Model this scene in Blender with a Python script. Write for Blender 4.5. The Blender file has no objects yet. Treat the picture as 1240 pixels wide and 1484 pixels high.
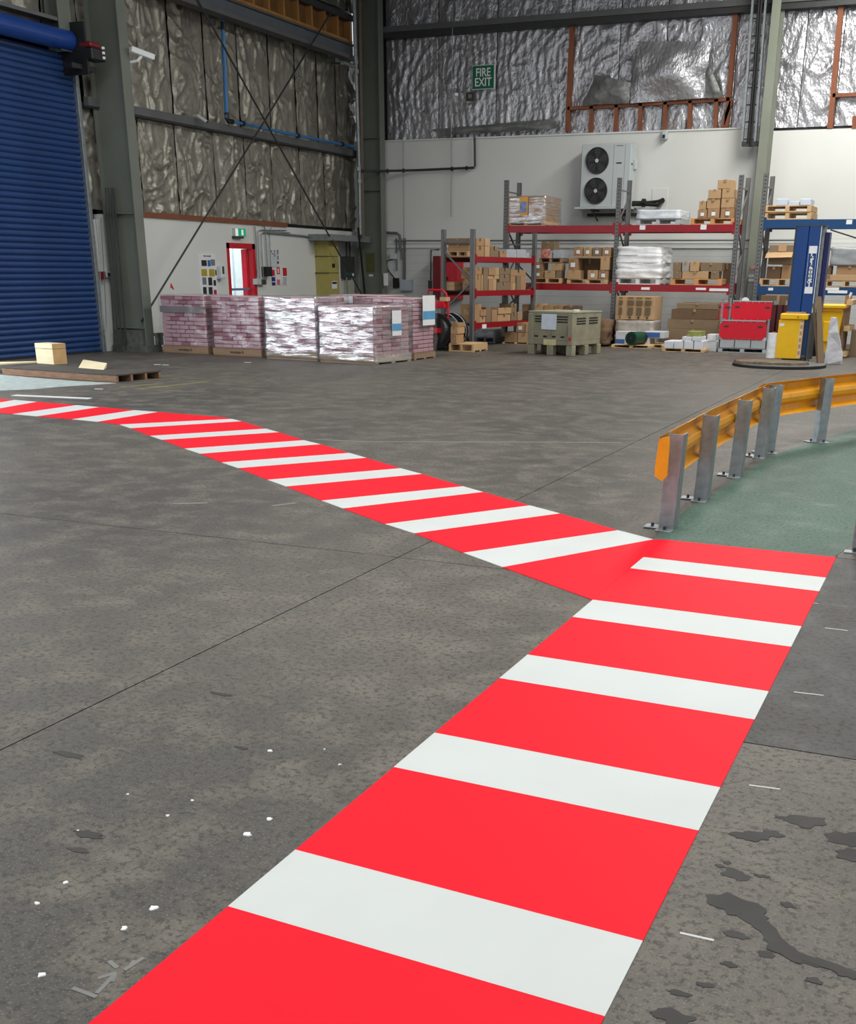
import bpy, bmesh, math, random
from math import sin, cos, pi, radians, hypot, atan2, sqrt
from mathutils import Vector, Matrix, noise
random.seed(7)
S = bpy.context.scene
COL = S.collection
# ------------------------------------------------------------------ camera (calibrated on the building's lines)
F, CX, CY, CAMH = 1637.8, 671.6, 1039.8, 1.6
RM = Matrix(((0.92061015, 0.39039101, 0.00847377), (0.15067830, -0.33513837, -0.93004211), (-0.36024019, 0.85748302, -0.36735525)))
cd = bpy.data.cameras.new('camera'); cam = bpy.data.objects.new('camera', cd); COL.objects.link(cam)
cd.sensor_fit = 'HORIZONTAL'; cd.sensor_width = 36; cd.lens = F * 36 / 1240
cd.shift_x = (620 - CX) / 1240; cd.shift_y = (CY - 742) / 1240
cd.clip_start = 0.05; cd.clip_end = 200
m3 = Matrix((RM[0], -RM[1], -RM[2])).transposed()
cam.matrix_world = Matrix.Translation((0, 0, CAMH)) @ m3.to_4x4()
S.camera = cam
# ------------------------------------------------------------------ light
S.view_settings.view_transform = 'Standard'; S.view_settings.look = 'None'
S.view_settings.gamma = 1; S.view_settings.use_curve_mapping = False
S.view_settings.exposure = 0.42
W = bpy.data.worlds.new('sky'); S.world = W; W.use_nodes = True
W.node_tree.nodes['Background'].inputs[0].default_value = (0.86, 0.93, 1.0, 1)
W.node_tree.nodes['Background'].inputs[1].default_value = .82
def area(name, loc, rot, sx, sy, power, color=(1, 1, 1)):
    l = bpy.data.lights.new(name, 'AREA'); l.shape = 'RECTANGLE'; l.size = sx; l.size_y = sy; l.energy = power; l.color = color
    o = bpy.data.objects.new(name, l); COL.objects.link(o); o.location = loc; o.rotation_euler = rot
    return o
# skylight strips in the roof and daylight through the open doors
area('skylight', (-3.0, 24.5, 8.6), (0, 0, 0), 2.0, 9.0, 760, (1, .98, .93))
area('skylight', (-10.0, 12.0, 8.6), (0, 0, 0), 2.0, 14.0, 460, (.95, .98, 1))
area('skylight', (-1.5, 5.0, 8.6), (0, 0, 0), 2.0, 15.0, 700, (1, .99, .96))  # lamp strip moved forward and lengthened to brighten the near floor
area('skylight', (4.0, 16.0, 8.6), (0, 0, 0), 2.0, 18.0, 480, (1, .99, .96))
area('open_door_daylight', (-16.5, 11.6, 2.5), (0, radians(-90), 0), 4.6, 8.2, 520, (.93, .97, 1))
S.cycles.max_bounces = 6; S.cycles.diffuse_bounces = 3; S.cycles.glossy_bounces = 3
S.cycles.transparent_max_bounces = 12; S.cycles.caustics_reflective = False; S.cycles.caustics_refractive = False
S.cycles.sample_clamp_indirect = 4
# ------------------------------------------------------------------ pixel -> place
C0 = Vector((0, 0, CAMH))
def ray(x, y): return Vector(((x - CX) / F, (y - CY) / F, 1)) @ RM
def at_z(x, y, z=0): d = ray(x, y); return C0 + d * ((z - CAMH) / d.z)
def at_y(x, y, Y): d = ray(x, y); return C0 + d * (Y / d.y)
def at_x(x, y, X): d = ray(x, y); return C0 + d * (X / d.x)
class Plane:                      # vertical plane through p0, u to the right seen from the room, v inwards
    def __init__(s, p0, deg=0): s.p0 = Vector((p0[0], p0[1], 0)); a = radians(deg); s.a = a; s.u = Vector((cos(a), sin(a), 0)); s.v = Vector((-sin(a), cos(a), 0))
    def off(s, d): q = Plane((0, 0), 0); q.p0 = s.p0 + s.v * d; q.a = s.a; q.u = s.u; q.v = s.v; return q
    def at(s, x, y):
        d = ray(x, y); t = (s.p0 - C0).dot(s.v) / d.dot(s.v); p = C0 + d * t
        return (p - s.p0).dot(s.u), p.z
    def rect(s, x0, y0, x1, y1):
        xm, ym = (x0 + x1) / 2, (y0 + y1) / 2
        return s.at(x0, ym)[0], s.at(x1, ym)[0], s.at(xm, y1)[1], s.at(xm, y0)[1]
    def P(s, u, z, v=0): p = s.p0 + s.u * u + s.v * v; return Vector((p.x, p.y, z))
# ------------------------------------------------------------------ materials
MATS = {}
def mat(name, col, rough=.6, metal=0, var=.08, scale=6, bump=0, bscale=40, spec=.5, col2=None, dist=.01, coords='Object', stretch=None, emit=0, alpha=1):
    if name in MATS: return MATS[name]
    m = bpy.data.materials.new(name); m.use_nodes = True; nt = m.node_tree; N = nt.nodes; L = nt.links
    b = N['Principled BSDF']; b.inputs['Roughness'].default_value = rough; b.inputs['Metallic'].default_value = metal
    b.inputs['Specular IOR Level'].default_value = spec
    tc = N.new('ShaderNodeTexCoord'); mp = N.new('ShaderNodeMapping'); L.new(tc.outputs[coords], mp.inputs[0])
    if stretch: mp.inputs['Scale'].default_value = stretch
    n = N.new('ShaderNodeTexNoise'); n.inputs['Scale'].default_value = scale; n.inputs['Detail'].default_value = 4; L.new(mp.outputs[0], n.inputs[0])
    r = N.new('ShaderNodeValToRGB'); L.new(n.outputs[0], r.inputs[0])
    c2 = col2 or tuple(min(1, c * (1 + var)) for c in col)
    c1 = tuple(c * (1 - var) for c in col) if not col2 else col
    r.color_ramp.elements[0].position = .3; r.color_ramp.elements[1].position = .7
    r.color_ramp.elements[0].color = (*c1, 1); r.color_ramp.elements[1].color = (*c2, 1)
    L.new(r.outputs[0], b.inputs['Base Color'])
    if bump:
        n2 = N.new('ShaderNodeTexNoise'); n2.inputs['Scale'].default_value = bscale; n2.inputs['Detail'].default_value = 3; L.new(mp.outputs[0], n2.inputs[0])
        bp = N.new('ShaderNodeBump'); bp.inputs['Strength'].default_value = bump; bp.inputs['Distance'].default_value = dist
        L.new(n2.outputs[0], bp.inputs['Height']); L.new(bp.outputs[0], b.inputs['Normal'])
    if emit: b.inputs['Emission Color'].default_value = (*col, 1); b.inputs['Emission Strength'].default_value = emit
    MATS[name] = m; return m
def srgb(r, g, b): return tuple(((c / 255 + .055) / 1.055) ** 2.4 if c > 10 else c / 255 / 12.92 for c in (r, g, b))
card = mat('cardboard', srgb(170, 134, 98), .8, var=.07, scale=3)
card2 = mat('cardboard_tan', srgb(188, 154, 114), .8, var=.07, scale=3)
card3 = mat('cardboard_dark', srgb(112, 88, 66), .85, var=.08, scale=3)
card4 = mat('cardboard_grey_brown', srgb(134, 114, 90), .85, var=.08, scale=3)
tapem = mat('parcel_tape', srgb(168, 132, 92), .35, var=.03)
paper = mat('white_paper', srgb(235, 237, 238), .6, var=.03)
wood = mat('pallet_wood', srgb(205, 172, 128), .75, var=.12, scale=4, stretch=(1, 8, 8))
wood_o = mat('pallet_wood_orange', srgb(205, 150, 98), .75, var=.12, scale=4, stretch=(1, 8, 8))
wood_w = mat('pallet_wood_weathered', srgb(150, 122, 96), .8, var=.15, scale=4, stretch=(1, 8, 8))
grayplastic = mat('grey_pallet_plastic', srgb(176, 182, 184), .5, var=.05)
blackm = mat('black_rubber', (.012, .012, .013), .7, var=.2)
redbeam = mat('red_rack_paint', srgb(146, 10, 28), .4, var=.08)
bluebeam = mat('blue_rack_paint', srgb(12, 64, 112), .4, var=.06)
uprm = mat('grey_rack_steel', srgb(112, 112, 112), .5, metal=.3, var=.08)
steel = mat('galvanised_steel', srgb(150, 156, 158), .45, metal=.6, var=.18, scale=14)
darksteel = mat('dark_steel', srgb(52, 54, 54), .55, var=.15)
greensteel = mat('green_grey_column_paint', srgb(112, 117, 107), .6, var=.09, scale=1.5)
girtm = mat('grey_girt_paint', srgb(98, 100, 100), .6, var=.12, scale=2)
white = mat('white_enamel', srgb(226, 230, 228), .5, var=.02)
wallw = mat('white_wall_paint', srgb(224, 226, 221), .75, var=.025, scale=.7, bump=.15, bscale=9)
timber = mat('red_brown_stud', srgb(134, 80, 54), .7, var=.16, scale=3, stretch=(6, 6, 1))
timber_y = mat('orange_floor_joist', srgb(170, 122, 66), .7, var=.14, scale=3)
acgrey = mat('pale_grey_casing', srgb(196, 204, 205), .45, var=.02)
black = mat('black_plastic', (.01, .01, .011), .5, var=.1)
dgrey = mat('dark_grey_plastic', srgb(62, 64, 63), .5, var=.1)
bluepipe = mat('blue_air_pipe', srgb(58, 128, 190), .4, var=.05)
bluem = mat('machine_blue_paint', srgb(8, 64, 130), .3, var=.06, scale=2)
ybin = mat('yellow_plastic', srgb(245, 192, 10), .45, var=.05)
yrail = mat('yellow_guardrail_paint', srgb(246, 168, 6), .4, var=.09, scale=5)
redp = mat('red_paint', srgb(205, 22, 40), .4, var=.05)
redc = mat('red_panel', srgb(218, 12, 42), .4, var=.05)
greens = mat('safety_green', srgb(10, 110, 78), .4, var=.03)
concretew = mat('white_washed_concrete', srgb(150, 160, 158), .9, scale=9, bump=.3, col2=srgb(178, 190, 188), spec=.2)
def foil_mat(name, col, rough, metal, bump, c2=None, sc=5, bs=9, stretch=(1, 1, 1)):
    m = mat(name, col, rough, metal=metal, var=.16, scale=sc, bump=bump, bscale=bs, dist=.05, coords='Object', col2=c2, stretch=stretch)
    return m
foil_dull = foil_mat('aged_foil', srgb(158, 154, 142), .4, .55, .35, sc=3, bs=9)
foil_bright = foil_mat('bright_foil', srgb(190, 190, 194), .34, .7, .6, sc=4, bs=11, stretch=(1.2, 1, .8))
def film_mat(fname='clear_stretch_film', hi=.62):
    m = bpy.data.materials.new(fname); m.use_nodes = True; nt = m.node_tree; N = nt.nodes; L = nt.links
    N.clear(); o = N.new('ShaderNodeOutputMaterial'); mx = N.new('ShaderNodeMixShader'); t = N.new('ShaderNodeBsdfTransparent'); g = N.new('ShaderNodeBsdfPrincipled')
    g.inputs['Base Color'].default_value = (.9, .92, .95, 1); g.inputs['Roughness'].default_value = .2; g.inputs['Metallic'].default_value = .72
    tc = N.new('ShaderNodeTexCoord'); mp = N.new('ShaderNodeMapping'); mp.inputs['Scale'].default_value = (.7, .7, 3.2); L.new(tc.outputs['Object'], mp.inputs[0])
    n = N.new('ShaderNodeTexNoise'); n.inputs['Scale'].default_value = 4; n.inputs['Detail'].default_value = 5; L.new(mp.outputs[0], n.inputs[0])
    bp = N.new('ShaderNodeBump'); bp.inputs['Strength'].default_value = .7; bp.inputs['Distance'].default_value = .03; L.new(n.outputs[0], bp.inputs['Height']); L.new(bp.outputs[0], g.inputs['Normal'])
    r = N.new('ShaderNodeMapRange'); r.inputs[1].default_value = .3; r.inputs[2].default_value = .75; r.inputs[3].default_value = .06; r.inputs[4].default_value = hi
    L.new(n.outputs[0], r.inputs[0]); L.new(r.outputs[0], mx.inputs[0]); L.new(t.outputs[0], mx.inputs[1]); L.new(g.outputs[0], mx.inputs[2]); L.new(mx.outputs[0], o.inputs[0])
    MATS[fname] = m; return m
film = film_mat(); film_thin = film_mat('thin_stretch_film', .2)
def floor_mat(name, base, dark, light, gloss=.55):
    m = bpy.data.materials.new(name); m.use_nodes = True; nt = m.node_tree; N = nt.nodes; L = nt.links; b = N['Principled BSDF']; b.inputs['Specular IOR Level'].default_value = .32
    g = N.new('ShaderNodeNewGeometry')
    def nz(sc, det, rgh=.6, st=None):
        n = N.new('ShaderNodeTexNoise'); n.inputs['Scale'].default_value = sc; n.inputs['Detail'].default_value = det; n.inputs['Roughness'].default_value = rgh
        if st:
            mp = N.new('ShaderNodeMapping'); mp.inputs['Scale'].default_value = st; L.new(g.outputs['Position'], mp.inputs[0]); L.new(mp.outputs[0], n.inputs[0])
        else: L.new(g.outputs['Position'], n.inputs[0])
        return n
    def mix(a, bcol, fac):
        x = N.new('ShaderNodeMixRGB'); L.new(fac, x.inputs[0])
        if hasattr(a, 'node'): L.new(a, x.inputs[1])
        else: x.inputs[1].default_value = (*a, 1)
        x.inputs[2].default_value = (*bcol, 1); return x.outputs[0]
    def rng(n, a, bb, c, d):
        r = N.new('ShaderNodeMapRange'); r.inputs[1].default_value = a; r.inputs[2].default_value = bb; r.inputs[3].default_value = c; r.inputs[4].default_value = d; L.new(n.outputs[0], r.inputs[0]); return r.outputs[0]
    big = nz(.45, 5, .6, (1, .6, 1)); mid = nz(3.2, 6, .7); pit = nz(38, 4, .75); fine = nz(120, 2)
    c = mix(base, dark, rng(big, .42, .6, 0, .75))
    c = mix(c, light, rng(mid, .47, .64, 0, .75))
    c = mix(c, tuple(x * .45 for x in dark), rng(pit, .5, .6, 0, .7))
    c = mix(c, tuple(x * 1.35 for x in light), rng(fine, .56, .7, 0, .5))
    L.new(c, b.inputs['Base Color'])
    L.new(rng(mid, .3, .7, gloss - .1, gloss + .15), b.inputs['Roughness'])
    bp = N.new('ShaderNodeBump'); bp.inputs['Strength'].default_value = .35; bp.inputs['Distance'].default_value = .004; L.new(pit.outputs[0], bp.inputs['Height']); L.new(bp.outputs[0], b.inputs['Normal'])
    MATS[name] = m; return m
conc = floor_mat('worn_concrete', (.126, .114, .096), (.062, .058, .053), (.19, .172, .142))
conc_d = floor_mat('tyre_dark_concrete', (.066, .063, .06), (.045, .044, .044), (.085, .078, .07))
greenfloor = floor_mat('worn_green_floor_paint', (.075, .138, .104), (.055, .09, .07), (.105, .17, .132), .62)
def paint_mat(name, col, wear):
    m = mat(name, col, .62, var=.03, scale=2.2, bump=.25, bscale=45, dist=.002, spec=.18); return m
redroad = paint_mat('fresh_red_floor_paint', srgb(238, 6, 36), .1)
whiteroad = paint_mat('fresh_white_floor_paint', srgb(208, 213, 211), .1)
pinkm = mat('pink_carton_print', srgb(192, 150, 160), .7, var=.12, scale=3)
pinkd = mat('deep_pink_carton_print', srgb(156, 92, 106), .7, var=.12, scale=3)
binm = mat('olive_bin_plastic', srgb(140, 136, 114), .6, var=.16, scale=4)
wbag = mat('white_woven_plastic', srgb(236, 238, 240), .45, var=.03, bump=.5, bscale=6, dist=.05)
mast_w = mat('white_print', srgb(240, 242, 244), .5, var=.01)
# ------------------------------------------------------------------ mesh helpers
def add_box(bm, x0, x1, y0, y1, z0, z1, M=None):
    vs = [bm.verts.new(Vector(p) if M is None else M @ Vector(p)) for p in
          ((x0, y0, z0), (x1, y0, z0), (x1, y1, z0), (x0, y1, z0), (x0, y0, z1), (x1, y0, z1), (x1, y1, z1), (x0, y1, z1))]
    for f in ((0, 3, 2, 1), (4, 5, 6, 7), (0, 1, 5, 4), (1, 2, 6, 5), (2, 3, 7, 6), (3, 0, 4, 7)): bm.faces.new([vs[i] for i in f])
def add_tube(bm, pts, r, n=8, caps=True):
    pts = [Vector(p) for p in pts]; rings = []
    up = Vector((0, 0, 1))
    for i, p in enumerate(pts):
        t = ((pts[min(i + 1, len(pts) - 1)] - pts[max(i - 1, 0)]) or Vector((0, 0, 1))).normalized()
        a = t.cross(up if abs(t.z) < .95 else Vector((1, 0, 0))).normalized(); b = t.cross(a)
        rr = r[i] if isinstance(r, (list, tuple)) else r
        rings.append([bm.verts.new(p + (a * cos(2 * pi * k / n) + b * sin(2 * pi * k / n)) * rr) for k in range(n)])
    for A, B in zip(rings, rings[1:]):
        for k in range(n): bm.faces.new((A[k], A[(k + 1) % n], B[(k + 1) % n], B[k]))
    if caps: bm.faces.new(rings[0][::-1]); bm.faces.new(rings[-1])
def add_prism(bm, poly, f0, f1):            # poly of 2-D points, f0/f1 map to the two ends
    A = [bm.verts.new(f0(*p)) for p in poly]; B = [bm.verts.new(f1(*p)) for p in poly]; n = len(poly)
    bm.faces.new(A[::-1]); bm.faces.new(B)
    for i in range(n): bm.faces.new((A[i], A[(i + 1) % n], B[(i + 1) % n], B[i]))
def add_beam(bm, a, b, w, h):               # rectangular bar from a to b
    a, b = Vector(a), Vector(b); t = (b - a).normalized(); s = t.cross(Vector((0, 0, 1)))
    s = s.normalized() if s.length > .05 else Vector((1, 0, 0)); n = s.cross(t).normalized()
    add_prism(bm, [(-w / 2, -h / 2), (w / 2, -h / 2), (w / 2, h / 2), (-w / 2, h / 2)], lambda x, y: a + s * x + n * y, lambda x, y: b + s * x + n * y)
def rnd(bm, w=.004, seg=1):
    bmesh.ops.bevel(bm, geom=bm.edges[:], offset=w, segments=seg, affect='EDGES')
def link(name, bm, m, parent=None, loc=None, rz=0, smooth=False):
    bmesh.ops.recalc_face_normals(bm, faces=bm.faces[:])
    me = bpy.data.meshes.new(name); bm.to_mesh(me); bm.free()
    for mm in (m if isinstance(m, (list, tuple)) else [m]): me.materials.append(mm)
    if smooth:
        for p in me.polygons: p.use_smooth = True
    return inst(name, me, parent, loc, rz)
def inst(name, me, parent=None, loc=None, rz=0):
    o = bpy.data.objects.new(name, me); COL.objects.link(o)
    if parent: o.parent = parent
    if loc is not None: o.location = loc
    o.rotation_euler = (0, 0, rz); return o
def B(name, m, x0, x1, y0, y1, z0, z1, parent=None, bev=0, **k):
    bm = bmesh.new(); add_box(bm, x0, x1, y0, y1, z0, z1)
    if bev: rnd(bm, bev)
    return link(name, bm, m, parent, **k)
def T(name, m, pts, r, parent=None, n=8):
    bm = bmesh.new(); add_tube(bm, pts, r, n); return link(name, bm, m, parent, smooth=False)
def empty(name, loc=(0, 0, 0), rz=0):
    o = bpy.data.objects.new(name, None); COL.objects.link(o); o.location = loc; o.rotation_euler = (0, 0, rz); o.empty_display_size = .1; return o
def tag(o, label, cat, group=None, kind=None):
    o['label'] = label; o['category'] = cat
    if group: o['group'] = group
    if kind: o['kind'] = kind
    return o
def struct(o, label=None):
    o['kind'] = 'structure'
    if label: o['label'] = label
    return o
FONTCACHE = {}
def text(s, size, m, parent, M, name='lettering', sx=1, bold=0):
    cu = bpy.data.curves.new('t', 'FONT'); cu.body = s; cu.size = size; cu.align_x = 'CENTER'; cu.align_y = 'CENTER'; cu.extrude = .002; cu.offset = bold; cu.resolution_u = 3
    to = bpy.data.objects.new('t', cu); COL.objects.link(to); bpy.context.view_layer.update()
    me = bpy.data.meshes.new_from_object(to.evaluated_get(bpy.context.evaluated_depsgraph_get()))
    bpy.data.objects.remove(to); bpy.data.curves.remove(cu)
    me.materials.clear(); me.materials.append(m)
    me.transform(M @ Matrix.Diagonal((sx, 1, 1, 1))); return inst(name, me, parent)
STAND = Matrix(((1, 0, 0, 0), (0, 0, -1, 0), (0, 1, 0, 0), (0, 0, 0, 1)))     # text upright, facing -y
def standing(x, y, z): return Matrix.Translation((x, y, z)) @ STAND
SUP = []                                     # supports for snapping: (plane key, u0,u1,top)
def snap(pl, u0, u1, z0, tol=.09):
    best = None
    for k, a, b, t in SUP:
        if k == pl and min(b, u1) - max(a, u0) > .02 and abs(t - z0) < tol and (best is None or t > best): best = t
    return best if best is not None else z0
def place(pl, r, key, depth, zb=None):
    u0, u1, z0, z1 = pl.rect(*r)
    z0 = zb if zb is not None else snap(key, u0, u1, z0)
    if key: SUP.append((key, u0, u1, max(z1, z0 + .03)))
    return u0, u1, z0, max(z1, z0 + .03)
# ------------------------------------------------------------------ pallets and cartons
PAL = {}
def pallet_parts(root, w, d, h, m, open_front=True):
    key = (round(w, 2), round(d, 2), round(h, 3), m.name)
    if key not in PAL:
        t = h * .16
        def me(a, b, c):
            bm = bmesh.new(); add_box(bm, -a / 2, a / 2, -b / 2, b / 2, 0, c); rnd(bm, .003)
            bmesh.ops.recalc_face_normals(bm, faces=bm.faces[:]); x = bpy.data.meshes.new('board'); bm.to_mesh(x); bm.free(); x.materials.append(m); return x
        PAL[key] = (me(w, d / 9, t), me(w * .085, d, h - 2 * t), me(w, d * .1, t), t)
    dk, br, bb, t = PAL[key]
    for i in range(7): inst('deck_board', dk, root, (0, d * (i + .5) / 7 * .984 + d * .008, h - t))
    for i in (-1, 0, 1): inst('bearer', br, root, (i * w * .4575, d / 2, t))
    for i in (0, 1, 2): inst('bottom_board', bb, root, (0, d * (.05 + .45 * i), 0))
def pallet(pl, r, label, key=None, depth=1.1, m=wood, zb=None, group=None, dv=0):
    u0, u1, z0, z1 = place(pl, r, key, depth, zb)
    e = empty('wooden_pallet', pl.P((u0 + u1) / 2, z0, dv), pl.a); tag(e, label, 'pallet', group)
    pallet_parts(e, u1 - u0, depth, z1 - z0, m); return e
def carton(pl, r, label, key=None, depth=.4, m=card, zb=None, group=None, lab=False, tape=True, dv=0, name='cardboard_carton', cat='carton'):
    u0, u1, z0, z1 = place(pl, r, key, depth, zb); w, h = u1 - u0, z1 - z0
    bm = bmesh.new(); g = .006
    add_box(bm, -w / 2 + g, w / 2 - g, random.uniform(0, .03), depth, 0, h - .002); rnd(bm, min(.006, w * .05, h * .05))
    o = link(name, bm, m, loc=pl.P((u0 + u1) / 2, z0, dv), rz=pl.a); tag(o, label, cat, group)
    if tape and w > .12 and h > .06:
        bm = bmesh.new(); t = min(.03, w * .1)
        add_box(bm, -t, t, -.002, depth, h - .001, h + .001); add_box(bm, -t, t, -.002, .0, h * .72, h + .001)
        link('tape', bm, tapem, o)
    if lab:
        a = min(w, h) * .22; B('label', paper, -a + w * .02, a + w * .02, -.004, -.001, h * .42 - a * .8, h * .42 + a, o)
    return o
def wrapping(parent, w, d, h, z0=0, name='stretch_film', amp=.012, m=None, n=14):
    bm = bmesh.new(); bmesh.ops.create_cube(bm, size=1); bmesh.ops.subdivide_edges(bm, edges=bm.edges[:], cuts=n, use_grid_fill=True)
    sd = random.random() * 50
    for v in bm.verts:
        p = Vector((v.co.x * w, (v.co.y + .5) * d, z0 + (v.co.z + .5) * h))
        nn = noise.noise(Vector((p.x * 3 + sd, p.y * 3, p.z * 9))) * amp
        q = Vector((v.co.x, v.co.y, v.co.z)) * 2
        p += Vector((q.x if abs(q.x) > .99 else 0, q.y if abs(q.y) > .99 else 0, q.z if q.z > .99 else 0)) * (nn + amp * .6)
        v.co = p
    return link(name, bm, m or film, parent, smooth=True)
# ================================================================== SETTING
XL, YB = -16.3, 30.8                      # left wall and back wall faces
BW = Plane((0, YB), 0)                     # back wall plane
LW = Plane((XL, 0), 90)                    # left wall plane: u = +Y, v = -X (into the wall)
# floor: cast slabs with open joints over a base
fl = B('floor', conc_d, -30, 12, -6, 40, -.4, -.06); struct(fl)
xs = [-30, -20.6, -12, -2.95, -.54, 4.2, 12]; ys = [-6, -.2, 5.98, 11.55, 20.4, 30.0, 40]
for i in range(len(xs) - 1):
    for j in range(len(ys) - 1):
        if i in (3, 4): continue
        o = B('concrete_slab', conc, xs[i] + .004, xs[i + 1] - .004, ys[j] + .004, ys[j + 1] - .004, -.06, 0, fl)
for (a, b, c, d, m) in ((-2.95, -.54, -6, 5.98, conc), (-2.95, -.54, 5.98, 11.55, conc), (-2.95, 4.2, 11.55, 20.4, conc), (-2.95, 4.2, 20.4, 30, conc), (-2.95, 4.2, 30, 40, conc),
                        (-.54, 4.2, -6, 3.93, conc), (-.54, 4.2, 3.93, 7.1, conc_d), (-.54, 4.2, 7.1, 11.55, conc)):
    B('concrete_slab', m, a + .004, b - .004, c + .004, d - .004, -.06, 0, fl)
# floor paint: green bay behind the barrier
def flat(name, m, pts, z0, z1, parent=None, **k):
    if parent is fl: z1 += random.uniform(0, .0006)
    bm = bmesh.new(); add_prism(bm, pts, lambda x, y: Vector((x, y, z0)), lambda x, y: Vector((x, y, z1))); return link(name, bm, m, parent, **k)
gp = [at_z(*p) for p in ((945, 783), (990, 742), (1030, 718), (1075, 688), (1110, 664), (1145, 650), (1180, 640), (1240, 622))]
g = flat('green_floor_paint', greenfloor, [(p.x, p.y) for p in gp] + [(1.2, 14.4), (1.6, 12), (-.1, 10.4), (-.42, 9.2), (-.38, 8.2), (-.545, 7.1)], .0, .0012)
tag(g, 'worn green painted floor area behind the yellow guardrail', 'floor marking')
# painted walkway: each band on its own
def W2(p): q = at_z(*p); return (q.x, q.y)
def lerp(a, b, t): return (a[0] + (b[0] - a[0]) * t, a[1] + (b[1] - a[1]) * t)
near = empty('painted_walkway', (-1.07, 4, 0)); tag(near, 'wide near arm of the red and white striped floor walkway', 'floor marking')
near.location = (0, 0, 0)
xl, xr = -1.605, -.536
edges = [(-.9, -.95), (.198, .135), (.54, .48), (1.196, 1.135), (1.54, 1.48), (2.193, 2.133), (2.543, 2.478), (3.2, 3.152), (3.542, 3.494), (4.207, 4.168), (4.552, 4.512), (5.207, 5.164), (5.553, 5.518), (6.299, 6.232), (6.60, 6.553), (7.13, 7.10)]
for k in range(len(edges) - 1):
    a, b = edges[k], edges[k + 1]; w = k % 2 == 1
    flat('white_stripe' if w else 'red_band', whiteroad if w else redroad, [(xl, a[0]), (xr, a[1]), (xr, b[1]), (xl, b[0])], .0, .0035 if w else .003, near)
diag = empty('painted_walkway', (0, 0, 0)); tag(diag, 'long diagonal arm of the red and white striped walkway running to the blue door', 'floor marking')
ST = [((671.4, 801.8), (728, 822.5), (895.5, 769), (946.3, 782.3)), ((558, 760), (600, 773.5), (767.8, 733), (811.3, 744.6)), ((466, 726), (496.8, 737.4), (671, 705.2), (700, 713.5)),
      ((387.7, 695.8), (414.5, 705.5), (580.6, 679), (611.3, 687.4)), ((321, 670.6), (345, 678.9), (506.5, 656.8), (530.6, 663.9)), ((267.5, 650.5), (290, 658), (440.3, 638.4), (464.5, 644.2)),
      ((217.3, 632), (234.5, 637.8), (385.5, 621.6), (403.9, 626.8)), ((173.6, 615.6), (189, 621), (335.9, 607.4), (350, 610.9)),
      ((104.4, 608), (141, 611.6), (194.7, 594.7), (228.6, 597.4)), ((18.3, 600.4), (53.6, 603.8), (111.5, 587.4), (144, 590.3)), ((-60, 595), (-28, 597), (21.2, 579.8), (53.6, 582.6)), ((-170, 588), (-120, 591), (-60, 573.5), (-30, 576))]
for lt, lb, rt, rb in ST: flat('white_stripe', whiteroad, [W2(lt), W2(lb), W2(rb), W2(rt)], 0, .0035, diag)
for A, Bq in zip(ST, ST[1:]):
    if A is ST[7]: flat('red_band', redroad, [W2(A[0]), W2(A[2]), W2((322, 604.8)), W2(Bq[3]), W2(Bq[1]), W2((155, 613))], 0, .003, diag)
    else: flat('red_band', redroad, [W2(Bq[1]), W2(A[0]), W2(A[2]), W2(Bq[3])], 0, .003, diag)
flat('red_band', redroad, [W2(ST[0][1]), (xl - .001, 5.553), (xl - .001, 7.13), W2((946.3, 782.3))], 0, .003, diag)
# oil stains and scuffs on the slabs
stain = mat('oil_stain', (.062, .06, .057), .75, var=.15, spec=.25)
def blob(cx, cy, rx, ry, rot=0, spikes=.35, n=28, m=stain, name='oil_stain', z=.0009, sd=None):
    pts = []; sd = sd or random.random() * 90
    for k in range(n):
        a = 2 * pi * k / n; r = 1 + spikes * noise.noise(Vector((cos(a) * 1.8 + sd, sin(a) * 1.8, sd))) * 1.8 + random.uniform(-.06, .06)
        x, y = cos(a) * rx * r, sin(a) * ry * r
        pts.append((cx + x * cos(rot) - y * sin(rot), cy + x * sin(rot) + y * cos(rot)))
    return flat(name, m, pts, 0, z + random.uniform(0, .0006), fl)
for px, py, rx, ry, ro in ((1070, 1315, .085, .045, -.4), (1105, 1345, .09, .03, -.7), (1135, 1375, .07, .03, -.6), (1165, 1390, .05, .018, -.3), (1200, 1400, .06, .02, -.3), (1232, 1412, .04, .02, 0),
                           (1066, 1267, .035, .03, 0), (1090, 1213, .06, .035, .4), (1120, 1208, .03, .018, 0), (1165, 1190, .06, .04, .5), (1228, 1215, .06, .04, 0), (1236, 1240, .05, .04, 0), (1067, 1355, .03, .016, 0), (1110, 1383, .022, .018, 0),
                           (1055, 1398, .02, .012, 0), (975, 1475, .05, .03, 0), (1043, 1255, .015, .01, 0), (1105, 1270, .02, .01, 0), (1142, 1312, .02, .014, 0), (1022, 1428, .02, .012, 0), (1180, 1422, .02, .012, 0), (985, 1440, .03, .01, 0), (1130, 1185, .02, .01, 0), (1052, 1250, .012, .01, 0)):
    p = at_z(px, py); blob(p.x, p.y, rx, ry, ro)
for px, py, rx, ry in ((130, 1210, .05, .02), (100, 1094, .06, .02), (115, 1232, .04, .012), (320, 1006, .05, .012), (350, 1084, .03, .01)):
    p = at_z(px, py); blob(p.x, p.y, rx, ry)
whit = mat('white_scuff', srgb(200, 200, 196), .6)
chalk = mat('faint_chalk', srgb(126, 126, 124), .8)
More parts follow.
